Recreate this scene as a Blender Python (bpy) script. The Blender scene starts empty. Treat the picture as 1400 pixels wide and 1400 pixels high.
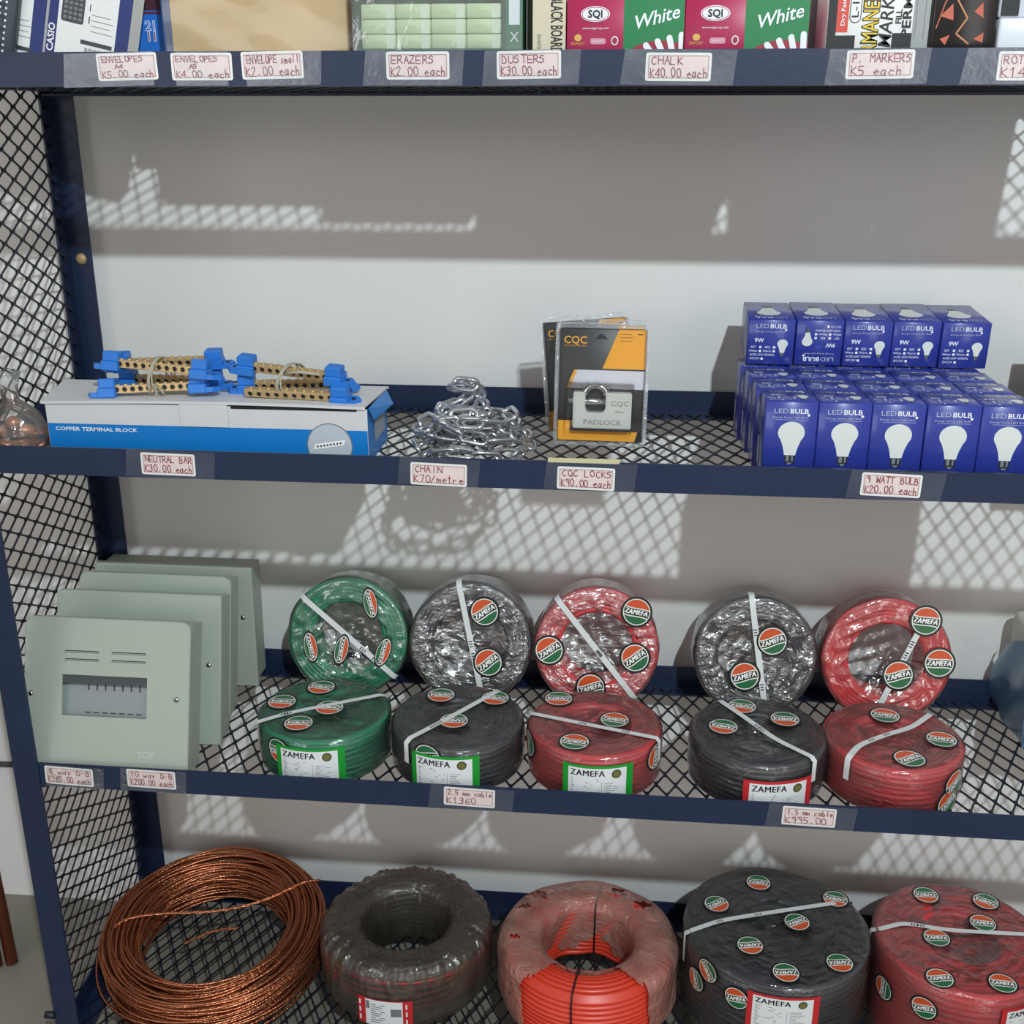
import bpy, bmesh, math, random
from mathutils import Vector, Matrix

C = bpy.context.scene.collection
PI = math.pi
rnd = random.Random(7)

# ------------------------------------------------------------------ camera, world, lights, exposure
cam_d = bpy.data.cameras.new('camera'); cam = bpy.data.objects.new('camera', cam_d); C.objects.link(cam)
cam.location = (0.8104, -1.2900, 1.3909)
cam.rotation_euler = (math.radians(90 - 19.40), 0, math.radians(5.53))
cam_d.sensor_width = 36; cam_d.lens = 36 * 1564.8 / 1400; cam_d.clip_start = .02
bpy.context.scene.camera = cam

W = bpy.data.worlds.new('room_ambience'); bpy.context.scene.world = W; W.use_nodes = True
wn = W.node_tree; bg = wn.nodes['Background']; bg.inputs[0].default_value = (1.0, .93, .86, 1)
wtc = wn.nodes.new('ShaderNodeTexCoord'); wsx = wn.nodes.new('ShaderNodeSeparateXYZ'); wmr = wn.nodes.new('ShaderNodeMapRange')
wn.links.new(wtc.outputs['Generated'], wsx.inputs[0]); wn.links.new(wsx.outputs['Z'], wmr.inputs['Value'])
wmr.inputs['From Min'].default_value = -.5; wmr.inputs['From Max'].default_value = .6            # dim towards the floor, brighter ceiling
wmr.inputs['To Min'].default_value = .20; wmr.inputs['To Max'].default_value = .52; wn.links.new(wmr.outputs[0], bg.inputs[1])

def lamp(name, kind, loc, energy, color, **kw):
    d = bpy.data.lights.new(name, kind); d.energy = energy; d.color = color
    o = bpy.data.objects.new(name, d); C.objects.link(o); o.location = loc
    for k, v in kw.items():
        if k == 'rot': o.rotation_euler = v
        else: setattr(d, k, v)
    return o
lamp('ceiling_bulb_light', 'POINT', (1.41, -2.19, 2.69), 245, (.82, .95, 1.0), shadow_soft_size=.032)
lamp('added_area_left', 'AREA', (-1.2, -3.6, 1.7), 16, (.95, .97, 1.0), shape='RECTANGLE', size=1.4, size_y=1.3,
     rot=(math.radians(88), 0, math.radians(-28)))  # added area light behind the camera, gives film reflections contrast
lamp('added_area_right', 'AREA', (2.6, -3.4, 1.5), 14, (1.0, .97, .93), shape='RECTANGLE', size=1.0, size_y=2.0,
     rot=(math.radians(90), 0, math.radians(28)))  # second added area light, on the right, for contrast in the wraps
vs = bpy.context.scene.view_settings
vs.view_transform = 'Standard'; vs.look = 'None'; vs.exposure = 0.0; vs.gamma = 1.0; vs.use_curve_mapping = False

# ------------------------------------------------------------------ helpers
def s2l(c):
    return tuple(((x/255)/12.92 if x/255 <= .04045 else ((x/255+.055)/1.055)**2.4) for x in c) + (1,)

MATS = {}
def mat(name, col, rough=.5, metal=0., bump=0., bscale=60., noise=0., nscale=20., spec=.5, coat=0., stretch=None):
    if name in MATS: return MATS[name]
    m = bpy.data.materials.new(name); m.use_nodes = True; nt = m.node_tree
    p = nt.nodes['Principled BSDF']; c = s2l(col)
    p.inputs['Base Color'].default_value = c; p.inputs['Roughness'].default_value = rough
    p.inputs['Metallic'].default_value = metal; p.inputs['Specular IOR Level'].default_value = spec
    p.inputs['Coat Weight'].default_value = coat; p.inputs['Coat Roughness'].default_value = .08
    m.diffuse_color = c
    if bump or noise:
        tc = nt.nodes.new('ShaderNodeTexCoord'); vec = tc.outputs['Object']
        if stretch:
            mp = nt.nodes.new('ShaderNodeMapping'); mp.inputs['Scale'].default_value = stretch
            nt.links.new(vec, mp.inputs['Vector']); vec = mp.outputs['Vector']
    if noise:
        n = nt.nodes.new('ShaderNodeTexNoise'); n.inputs['Scale'].default_value = nscale; n.inputs['Detail'].default_value = 5
        nt.links.new(vec, n.inputs['Vector'])
        r = nt.nodes.new('ShaderNodeValToRGB')
        r.color_ramp.elements[0].position = .3; r.color_ramp.elements[1].position = .7
        r.color_ramp.elements[0].color = tuple(x*(1-noise) for x in c[:3]) + (1,)
        r.color_ramp.elements[1].color = tuple(min(1, x*(1+noise*.6)) for x in c[:3]) + (1,)
        nt.links.new(n.outputs['Fac'], r.inputs['Fac']); nt.links.new(r.outputs['Color'], p.inputs['Base Color'])
    if bump:
        n = nt.nodes.new('ShaderNodeTexNoise'); n.inputs['Scale'].default_value = bscale; n.inputs['Detail'].default_value = 3
        nt.links.new(vec, n.inputs['Vector'])
        b = nt.nodes.new('ShaderNodeBump'); b.inputs['Strength'].default_value = bump; b.inputs['Distance'].default_value = .004
        nt.links.new(n.outputs['Fac'], b.inputs['Height']); nt.links.new(b.outputs['Normal'], p.inputs['Normal'])
    MATS[name] = m; return m

def film(name, haze_col, haze=.12, gloss=.1, rough=.1, bump=.5, bscale=45., stretch=(1, 1, 1), tint=(255, 255, 255)):
    """clear wrapping film: transparent + glossy glints + a little milky haze"""
    m = bpy.data.materials.new(name); m.use_nodes = True; nt = m.node_tree; N = nt.nodes; L = nt.links
    for n in list(N): N.remove(n)
    out = N.new('ShaderNodeOutputMaterial'); tr = N.new('ShaderNodeBsdfTransparent'); gl = N.new('ShaderNodeBsdfGlossy')
    df = N.new('ShaderNodeBsdfDiffuse'); mx = N.new('ShaderNodeMixShader'); mx2 = N.new('ShaderNodeMixShader')
    fr = N.new('ShaderNodeFresnel'); ad = N.new('ShaderNodeMath'); ad.operation = 'ADD'; ad.use_clamp = True
    tr.inputs[0].default_value = s2l(tint); gl.inputs['Roughness'].default_value = rough; gl.inputs[0].default_value = (1, 1, 1, 1)
    df.inputs[0].default_value = s2l(haze_col); fr.inputs['IOR'].default_value = 1.4
    tc = N.new('ShaderNodeTexCoord'); mp = N.new('ShaderNodeMapping'); mp.inputs['Scale'].default_value = stretch
    nz = N.new('ShaderNodeTexNoise'); nz.inputs['Scale'].default_value = bscale; nz.inputs['Detail'].default_value = 4
    nz.inputs['Distortion'].default_value = .8
    bp = N.new('ShaderNodeBump'); bp.inputs['Strength'].default_value = bump; bp.inputs['Distance'].default_value = .01
    L.new(tc.outputs['Object'], mp.inputs['Vector']); L.new(mp.outputs['Vector'], nz.inputs['Vector'])
    L.new(nz.outputs['Fac'], bp.inputs['Height'])
    for t in (gl, df): L.new(bp.outputs['Normal'], t.inputs['Normal'])
    L.new(bp.outputs['Normal'], fr.inputs['Normal'])
    ad.inputs[1].default_value = gloss; L.new(fr.outputs[0], ad.inputs[0])
    L.new(ad.outputs[0], mx.inputs[0]); L.new(tr.outputs[0], mx.inputs[1]); L.new(gl.outputs[0], mx.inputs[2])
    nz2 = N.new('ShaderNodeTexNoise'); nz2.inputs['Scale'].default_value = 18; nz2.inputs['Detail'].default_value = 3
    L.new(tc.outputs['Object'], nz2.inputs['Vector'])
    mr = N.new('ShaderNodeMapRange'); mr.inputs['From Min'].default_value = .3; mr.inputs['From Max'].default_value = .7
    mr.inputs['To Min'].default_value = haze*.5; mr.inputs['To Max'].default_value = min(1, haze*1.5)
    L.new(nz2.outputs['Fac'], mr.inputs['Value'])
    L.new(mr.outputs[0], mx2.inputs[0]); L.new(mx.outputs[0], mx2.inputs[1]); L.new(df.outputs[0], mx2.inputs[2])
    L.new(mx2.outputs[0], out.inputs[0]); MATS[name] = m; return m

class MB:
    def __init__(s): s.v = []; s.f = []; s.m = []; s.sm = []
    def add(s, vs_, fs, mi=0, smooth=False, T=None):
        o = len(s.v)
        for p in vs_:
            p = Vector(p)
            s.v.append(tuple(T(p)) if callable(T) else tuple(T @ p) if T is not None else tuple(p))
        for f in fs: s.f.append([o + i for i in f]); s.m.append(mi); s.sm.append(smooth)
    def box(s, lo, hi, mi=0, T=None):
        x0, y0, z0 = lo; x1, y1, z1 = hi
        s.add([(x0,y0,z0),(x1,y0,z0),(x1,y1,z0),(x0,y1,z0),(x0,y0,z1),(x1,y0,z1),(x1,y1,z1),(x0,y1,z1)],
              [(0,3,2,1),(4,5,6,7),(0,1,5,4),(1,2,6,5),(2,3,7,6),(3,0,4,7)], mi, False, T)
    def rbox(s, lo, hi, b, mi=0, T=None, n=2, smooth=True):
        bm = bmesh.new(); bmesh.ops.create_cube(bm, size=1)
        for v in bm.verts: v.co = Vector([lo[i] + (v.co[i]+.5)*(hi[i]-lo[i]) for i in range(3)])
        bmesh.ops.bevel(bm, geom=bm.edges[:], offset=b, segments=n, affect='EDGES', profile=.5)
        s.bm(bm, mi, smooth, T)
    def bm(s, bm, mi=0, smooth=False, T=None):
        bm.verts.index_update()
        s.add([v.co.copy() for v in bm.verts], [[v.index for v in f.verts] for f in bm.faces], mi, smooth, T); bm.free()
    def bar(s, a, b, w, h, up=(0, 0, 1), mi=0, T=None):
        a = Vector(a); b = Vector(b); d = (b-a).normalized(); u = Vector(up); sd = d.cross(u).normalized(); u = sd.cross(d)
        vs_ = [p + sd*(i*w/2) + u*(j*h/2) for p in (a, b) for i, j in ((-1,-1),(1,-1),(1,1),(-1,1))]
        s.add(vs_, [(0,1,2,3),(7,6,5,4),(0,4,5,1),(1,5,6,2),(2,6,7,3),(3,7,4,0)], mi, False, T)
    def tube(s, path, r, n=8, closed=False, mi=0, T=None, caps=True):
        P = [Vector(p) for p in path]; k = len(P); vs_ = []; nrm = None
        for i in range(k):
            if closed: t = (P[(i+1) % k] - P[i-1]).normalized()
            else: t = (P[min(i+1, k-1)] - P[max(i-1, 0)]).normalized()
            if nrm is None: nrm = t.orthogonal().normalized()
            nrm = (nrm - t*nrm.dot(t)).normalized(); b = t.cross(nrm)
            rr = r[i] if isinstance(r, (list, tuple)) else r
            for j in range(n):
                a = 2*PI*j/n; vs_.append(P[i] + nrm*(rr*math.cos(a)) + b*(rr*math.sin(a)))
        fs = []
        for i in range(k if closed else k-1):
            for j in range(n):
                a, b2 = i*n, ((i+1) % k)*n; fs.append((a+j, a+(j+1) % n, b2+(j+1) % n, b2+j))
        if not closed and caps: fs += [tuple(range(n))[::-1], tuple((k-1)*n + j for j in range(n))]
        s.add(vs_, fs, mi, True, T)
    def lathe(s, prof, n=48, mi=0, T=None, jit=None, arc=None, flip=False):
        vs_ = []; k = len(prof)
        for i in range(n):
            a = 2*PI*i/n
            for r, z in prof:
                p = Vector((r*math.cos(a), r*math.sin(a), z))
                if jit: p = jit(p, a, r, z)
                vs_.append(p)
        fs = []
        for i in range(n):
            if arc and not arc(2*PI*(i+.5)/n): continue
            for j in range(k-1):
                a, b = i*k, ((i+1) % n)*k
                q = (a+j, b+j, b+j+1, a+j+1); fs.append(q if not flip else q[::-1])
        s.add(vs_, fs, mi, True, T)
    def build(s, name, mats, parent=None, autosmooth=None):
        me = bpy.data.meshes.new(name); me.from_pydata(s.v, [], s.f)
        for m in (mats if isinstance(mats, (list, tuple)) else [mats]): me.materials.append(m)
        me.polygons.foreach_set('material_index', s.m); me.polygons.foreach_set('use_smooth', s.sm); me.update()
        o = bpy.data.objects.new(name, me); C.objects.link(o)
        if parent: o.parent = parent
        return o

def tag(o, label, cat, group=None):
    o['label'] = label; o['category'] = cat
    if group: o['group'] = group
    return o
def thing(name, label, cat, loc=(0, 0, 0), rot=(0, 0, 0), group=None):
    o = bpy.data.objects.new(name, None); C.objects.link(o); o.location = loc; o.rotation_euler = rot; o.empty_display_size = .05
    return tag(o, label, cat, group)
def copy_tree(o, parent=None):
    c = o.copy(); C.objects.link(c); c.parent = parent
    for ch in list(o.children): copy_tree(ch, c)
    return c

_txt = {}
def text(s, size=1., bold=0., align='CENTER', shear=0., res=2, space=1.):
    key = (s, bold, align, shear, res, space)
    if key not in _txt:
        cu = bpy.data.curves.new('t', 'FONT'); cu.body = s; cu.align_x = align; cu.align_y = 'CENTER'; cu.resolution_u = res
        cu.offset = bold; cu.shear = shear; cu.space_character = space; cu.fill_mode = 'FRONT'
        o = bpy.data.objects.new('t', cu); C.objects.link(o)
        dg = bpy.context.evaluated_depsgraph_get(); me = bpy.data.meshes.new_from_object(o.evaluated_get(dg))
        _txt[key] = ([tuple(v.co) for v in me.vertices], [tuple(p.vertices) for p in me.polygons])
        bpy.data.objects.remove(o); bpy.data.curves.remove(cu); bpy.data.meshes.remove(me)
    v, f = _txt[key]
    return [(x*size, y*size, 0) for x, y, z in v], f
def put_text(mb, s, T, size, mi=0, fit=None, **kw):
    v, f = text(s, size, **kw)
    if fit:
        w = max(p[0] for p in v) - min(p[0] for p in v); k = fit/w; v = [(p[0]*k, p[1], 0) for p in v]
    mb.add(v, f, mi, False, T)

def frame(o, u, v):
    """matrix taking (x,y,z) -> o + x u + y v + z (u x v)"""
    u = Vector(u).normalized(); v = Vector(v).normalized(); n = u.cross(v)
    return Matrix(((u.x, v.x, n.x, o[0]), (u.y, v.y, n.y, o[1]), (u.z, v.z, n.z, o[2]), (0, 0, 0, 1)))
def rect(mb, x0, y0, x1, y1, T, mi=0, h=0.):
    mb.add([(x0,y0,h),(x1,y0,h),(x1,y1,h),(x0,y1,h)], [(0,1,2,3)], mi, False, T)
def poly(mb, pts, T, mi=0, h=0.):
    mb.add([(p[0], p[1], h) for p in pts], [tuple(range(len(pts)))], mi, False, T)
def ell(cx, cy, a, b, n=28, rot=0):
    return [(cx + a*math.cos(2*PI*i/n)*math.cos(rot) - b*math.sin(2*PI*i/n)*math.sin(rot),
             cy + a*math.cos(2*PI*i/n)*math.sin(rot) + b*math.sin(2*PI*i/n)*math.cos(rot)) for i in range(n)]
def rrect(x0, y0, x1, y1, r, n=5):
    out = []
    for cx, cy, a0 in ((x1-r, y1-r, 0), (x0+r, y1-r, PI/2), (x0+r, y0+r, PI), (x1-r, y0+r, 1.5*PI)):
        out += [(cx + r*math.cos(a0 + PI/2*i/n), cy + r*math.sin(a0 + PI/2*i/n)) for i in range(n+1)]
    return out
def ring(mb, outer, inner, T, mi=0, h=0.):
    n = len(outer)
    mb.add([(p[0], p[1], h) for p in outer] + [(p[0], p[1], h) for p in inner],
           [(i, (i+1) % n, n + (i+1) % n, n + i) for i in range(n)], mi, False, T)

# marker-pen letters: strokes on a 10 x 10 grid
GL = {'A':"00 39 60;14 54",'B':"00 09 48 45 05;45 54 51 40 00",'C':"58 39 17 03 20 40 51",'D':"00 09 38 55 51 30 00",
'E':"60 00 09 69;04 54",'F':"00 09 59;05 45",'H':"00 09;60 69;05 65",'I':"20 29",'K':"00 09;58 04 60",'L':"09 00 50",
'M':"00 09 35 69 60",'N':"00 09 60 69",'O':"30 12 07 29 49 66 62 30",'P':"00 09 49 57 45 04",'Q':"30 12 07 29 49 66 62 30;42 70",
'R':"00 09 49 57 45 04;24 60",'S':"58 39 18 06 45 53 41 10 01",'T':"09 69;39 30",'U':"09 02 20 40 62 69",'V':"09 30 69",
'W':"09 10 36 50 69",'Z':"09 69 00 60",'Y':"09 34 69;34 30",'0':"30 12 07 29 49 66 62 30",'1':"17 39 30",'2':"07 29 49 57 00 60",
'3':"08 49 56 25 54 41 10 01",'4':"50 59 03 63",'5':"59 09 05 45 53 41 00",'6':"58 27 03 20 50 54 34 03",'7':"09 59 20",
'8':"35 07 29 49 57 35 02 20 40 62 35",'9':"54 26 08 39 58 50",'.':"20 21",'/':"00 59",'-':"14 44",
'a':"55 25 02 20 41 55 50",'b':"09 00;04 34 52 30 00",'c':"54 25 02 20 50",'e':"03 53 35 03 20 50",'h':"09 00;03 25 44 40",
'l':"29 20",'m':"00 05;03 24 30;33 54 60",'n':"00 05;03 35 50",'r':"00 05;03 45",'s':"45 15 13 42 30 00",'t':"29 20 40;06 46",
'w':"05 10 33 50 65",'y':"05 22;55 10",' ':""}
def strokes(mb, s, x0, x1, y, h, T, w=.0006, mi=0, rr=None):
    k = (x1-x0)/(max(1, len(s))*8 - 2)
    for i, ch in enumerate(s):
        jx, jy = (rr.uniform(-.6, .6), rr.uniform(-.5, .5)) if rr else (0, 0)
        for st in GL[ch].split(';'):
            pts = [(x0 + (i*8 + int(p[0]) + jx)*k, y + (int(p[1]) + jy)*h/9) for p in st.split()]
            for a, b in zip(pts, pts[1:]):
                a = Vector(a + (0,)); b = Vector(b + (0,)); d = (b-a)
                if d.length < 1e-7: continue
                d.normalize(); n = Vector((-d.y, d.x, 0))*w/2; e = d*w/2
                mb.add([a-e-n, b+e-n, b+e+n, a-e+n], [(0,1,2,3)], mi, False, T)

# ------------------------------------------------------------------ materials
wall_m = mat('white_wall_paint', (222, 221, 219), .75, noise=.03, nscale=3, bump=.08, bscale=140)
floor_m = mat('grey_cement_floor', (128, 124, 114), .5, noise=.16, nscale=5, bump=.1, bscale=40)
navy = mat('navy_paint', (26, 40, 69), .40, noise=.12, nscale=14, bump=.05, bscale=90)
mesh_m = mat('dark_navy_mesh_paint', (18, 24, 38), .45)
brass = mat('brass', (196, 168, 122), .36, .5); brass_bolt = mat('worn_brass', (176, 148, 108), .45, .3)
dark = mat('dark_hole', (14, 14, 16), .6)
white_c = mat('white_card', (232, 232, 230), .6); black_p = mat('black_print_and_gap_shade', (16, 17, 20), .5)  # the black also paints the shaded gap under the carton lid
paper_w = mat('white_paper', (226, 228, 230), .55)
copper = mat('copper', (192, 110, 70), .3, 1., bump=.25, bscale=220)

# ------------------------------------------------------------------ setting
YW = .4005
def struct(name, lo, hi, m):
    b = MB(); b.box(lo, hi); o = b.build(name, m); o['kind'] = 'structure'; return o
struct('floor', (-2.5, -4.5, -.05), (4.5, YW, 0), floor_m)
struct('wall_back', (-2.5, YW, -.05), (4.5, YW+.12, 3.1), wall_m)

# ------------------------------------------------------------------ display rack
D = .3776; S = [1.414, .964, .5136, .0597]; LH = .0356; T3 = .003; SK = -.0145; XR = 1.80
rack = thing('display_rack', 'navy blue angle iron display rack with diamond mesh shelves standing against the white wall', 'shelf rack')
def xs(x, y): return x + SK*y/D*max(0, 1 - x/1.8)
b = MB(); b.box((0, -.0016, 0), (.0355, .0016, 2.05)); b.box((0, .0016, 0), (T3, .0356, 2.05)); b.build('post', navy, rack)
b = MB(); b.box((-.0145, D-T3, 0), (.0205, D, 2.05)); b.box((-.0145, D-.036, 0), (-.0115, D-T3, 2.05)); b.build('post', navy, rack)
b = MB(); b.box((XR-.0355, -.0016, 0), (XR, .0016, 2.05)); b.box((XR-T3, .0016, 0), (XR, .0356, 2.05)); b.build('post', navy, rack)
b = MB(); b.box((XR-.0355, D-T3, 0), (XR, D, 2.05)); b.box((XR-T3, D-.036, 0), (XR, D-T3, 2.05)); b.build('post', navy, rack)

def diamond(mb, u0, u1, v0, v1, L, Sw, T, w=.0025, t=.0018, ph=0.):
    """expanded metal: long way L along u, short way Sw along v"""
    k = Sw/L
    for sg in (1, -1):
        lo = (v0 - max(k*sg*u0, k*sg*u1))/Sw; hi = (v1 - min(k*sg*u0, k*sg*u1))/Sw
        for i in range(math.floor(lo), math.ceil(hi)+1):
            c = (i + ph)*Sw; pts = []
            ua, ub = u0, u1
            # clip v = sg*k*u + c to [v0,v1]
            for vv in (v0, v1):
                uu = (vv - c)/(sg*k)
                if (vv == v1) == (sg > 0): ub = min(ub, uu)
                else: ua = max(ua, uu)
            if ub - ua < .002: continue
            a = Vector((ua, sg*k*ua + c, sg*.0003)); b2 = Vector((ub, sg*k*ub + c, sg*.0003))
            mb.bar(a, b2, w, t, (0, 0, 1), 0, T)
    nu = int((u1-u0)/(L/2)) + 2; nv = int((v1-v0)/(Sw/2)) + 2
    for i in range(int(u0/(L/2)) - 1, int(u0/(L/2)) + nu):
        for j in range(int(v0/(Sw/2)) - 1, int(v0/(Sw/2)) + nv):
            if (i + j) % 2: continue
            u, v = i*L/2, (j/2 + ph)*Sw
            if u0+.006 < u < u1-.006 and v0+.003 < v < v1-.003:
                mb.add([(u-.0068,v,.0011),(u,v-.0027,.0011),(u+.0068,v,.0011),(u,v+.0027,.0011)], [(0,1,2,3)], 0, False, T)
                mb.add([(u-.0068,v,-.0011),(u,v-.0027,-.0011),(u+.0068,v,-.0011),(u,v+.0027,-.0011)], [(3,2,1,0)], 0, False, T)

for i, z in enumerate(S):
    b = MB()
    b.box((.0356, .0002, z), (XR-.036, T3, z+LH)); b.box((.004, T3, z), (XR-.004, .036, z+T3))
    zb = z - (.006 if i == 0 else 0)                                # the top tray sags a little towards the back
    b.box((.0206, D-2*T3, zb), (XR-.036, D-T3-.0002, zb+LH)); b.box((-.008, D-.036, zb), (XR-.004, D-2*T3, zb+T3))
    for x0, sd in ((0, 1), (XR, -1)):
        a0 = (x0 + sd*.0046, .003, 0); a1 = (xs(x0, D) + sd*.0046, D-.004, 0)
        b.bar((a0[0], a0[1], z+LH/2), (a1[0], a1[1], z+LH/2), .003, LH)
        b.bar((a0[0]+sd*.016, .004, z+.0015), (a1[0]+sd*.016, D-.007, z+.0015), .032, .003)
    tray = b.build('shelf_tray', navy, rack)
    b = MB(); P = Matrix.Identity(4)
    diamond(b, .022, D-.022, .012, XR-.02, .052, .0264,
            lambda p, z=z, zb=zb: Vector((xs(p.y, p.x), p.x, z+.0046+p.z+(zb-z)*p.x/D)), ph=.3 + .23*i)
    b.build('mesh_panel', mesh_m, tray)
b = MB()
diamond(b, .02, D-.02, .05, 2.02, .0505, .0262, lambda p: Vector((xs(0, p.x)+.0045+p.z, p.x, p.y)), ph=.2)
b.build('side_mesh_panel', mesh_m, rack)
b = MB(); b.lathe([(0, .0045), (.005, .0042), (.0084, .0018), (.0086, 0)], 20, T=frame((.0042, D-T3-.0002, 1.180), (1, 0, 0), (0, 0, 1)))
o = b.build('bolt', brass_bolt, rack); o['label'] = 'brass bolt head'
b = MB(); b.tube([(.001, -.0022, .117), (-.013, -.0022, .117)], .0055, 12); b.build('peg', mesh_m, rack)
# weld nicks along the left post are part of its paint

# ------------------------------------------------------------------ price labels taped to the lips
card_pink = mat('pale_pink_card', (230, 210, 207), .5); ink_red = mat('dark_red_marker', (142, 28, 48), .5)
ink_line = mat('label_frame_ink', (120, 60, 70), .5)
tape_m = film('clear_tape', (190, 196, 204), .13, .04, .25, .15, 60.); tape_f = film('faint_clear_tape', (190, 196, 204), .05, .02, .25, .15, 60.)
LAB = [  # x, dz from shelf base, tilt, lines, shelf level, tape (left,right), label
 (.2647, .0203, 1.5, ['ENVELOPES', 'A4', 'K5.00 each'], 0, (.075, .03), 'handwritten price label reading ENVELOPES A4 K5.00 each'),
 (.3483, .0201, 0, ['ENVELOPES', 'A5', 'K4.00 each'], 0, (.03, .03), 'handwritten price label reading ENVELOPES A5 K4.00 each'),
 (.4266, .0213, 1, ['ENVELOPE small', 'K2.00 each'], 0, (.03, .055), 'handwritten price label reading ENVELOPE small K2.00 each'),
 (.5849, .0204, 0, ['ERAZERS', 'K2.00 each'], 0, (.06, .05), 'handwritten price label reading ERAZERS K2.00 each'),
 (.7034, .0208, .8, ['DUSTERS', 'K30.00 each'], 0, (.05, .055), 'handwritten price label reading DUSTERS K30.00 each'),
 (.8597, .0182, -.5, ['CHALK', 'K40.00 each'], 0, (.06, .06), 'handwritten price label reading CHALK K40.00 each'),
 (1.0647, .0200, .6, ['P. MARKERS', 'K5 each'], 0, (.055, .05), 'handwritten price label reading P. MARKERS K5 each'),
 (1.2154, .0181, 0, ['ROTA', 'K14'], 0, (.07, .04), 'handwritten price label starting ROTA and K14, rightmost on the top lip'),
 (.2641, .0180, -1, ['NEUTRAL BAR', 'K30.00 each'], 1, (.055, .06), 'handwritten price label reading NEUTRAL BAR K30.00 each'),
 (.5975, .0151, -1.5, ['CHAIN', 'K70/metre'], 1, (.05, .05), 'handwritten price label reading CHAIN K70/metre under the chain'),
 (.7732, .0154, -1, ['CQC LOCKS', 'K90.00 each'], 1, (.05, .06), 'handwritten price label reading CQC LOCKS K90.00 each'),
 (1.1242, .0183, -1.5, ['9 WATT BULB', 'K20.00 each'], 1, (.05, .06), 'handwritten price label reading 9 WATT BULB K20.00 each'),
 (.0791, .0190, -2, ['8 way D-B', 'K185.00 each'], 2, (.034, .05), 'handwritten price label reading 8 way D-B K185.00 each'),
 (.1944, .0205, -1, ['10 way D-B', 'K200.00 each'], 2, (.045, .05), 'handwritten price label reading 10 way D-B K200.00 each'),
 (.6289, .0195, -1.5, ['2.5 mm cable', 'K1360'], 2, (.055, .06), 'handwritten price label reading 2.5 mm cable K1360'),
 (1.0694, .0185, -1, ['1.5 mm cable', 'K995.00'], 2, (.055, .06), 'handwritten price label reading 1.5 mm cable K995.00'),
]
for k, (x, dz, tilt, lines, lev, tp, lab) in enumerate(LAB):
    w, h = .068, .0278; rr = random.Random(k)
    t = thing('price_label', lab + (' on the blue shelf lip' if len(lab.split()) < 12 else ''), 'price label', (x, -.0022 if lev == 2 and x < .1 else -.0006, S[lev]+dz),
              (PI/2, math.radians(-tilt), 0), 'price labels on the shelf lips')
    b = MB(); I = Matrix.Identity(4)
    poly(b, rrect(-w/2, -h/2, w/2, h/2, .0025), I, 0); poly(b, rrect(-w/2+.0022, -h/2+.0022, w/2-.0022, h/2-.0022, .0008), I, 1, .0001)
    r0 = rrect(-w/2+.003, -h/2+.003, w/2-.003, h/2-.003, .0006); r1 = rrect(-w/2+.0035, -h/2+.0035, w/2-.0035, h/2-.0035, .0005)
    ring(b, r0, r1, I, 2, .0002); b.build('card', [white_c, card_pink, ink_line], t)
    b = MB(); n = len(lines); X0, X1 = -w/2+.006, w/2-.004
    for j, ln in enumerate(lines):
        if n == 3: y, hh, xa, xb = [(.0048, .0058, X0, X0+.046), (-.0018, .0042, X0+.014, X0+.023), (-.0112, .0070, X0-.001, X1)][j]
        else: y, hh, xa, xb = [(.0022, .0074, X0, X0 + min(.058, .0064*len(ln))), (-.0104, .0090, X0-.001, X0 + min(.058, .0072*len(ln)))][j]
        strokes(b, ln, xa, xb, y, hh, Matrix.Translation((0, 0, .0003)), .00105, 0, rr)
    b.build('handwriting', ink_red, t)
    b = MB(); ht = LH-.001; c0 = -dz + .0006 + (.0002 if lev else 0)
    pts = [(-tp[0], c0), (-tp[0]*.93, c0+ht), (tp[1], c0+ht), (tp[1]*.95, c0)]
    poly(b, pts, Matrix.Translation((0, 0, .0005)), 0); b.build('clear_tape', tape_f if lev else tape_m, t)
b = MB(); rect(b, .728, S[1]+LH-.0012, .812, S[1]+LH+.0046, frame((0, -.0008, 0), (1, 0, 0), (0, 0, 1)))
o = b.build('masking_tape', mat('yellowed_tape', (196, 188, 150), .6))
tag(o, 'yellowed strip of masking tape along the lip below the padlock packs', 'tape')

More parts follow.
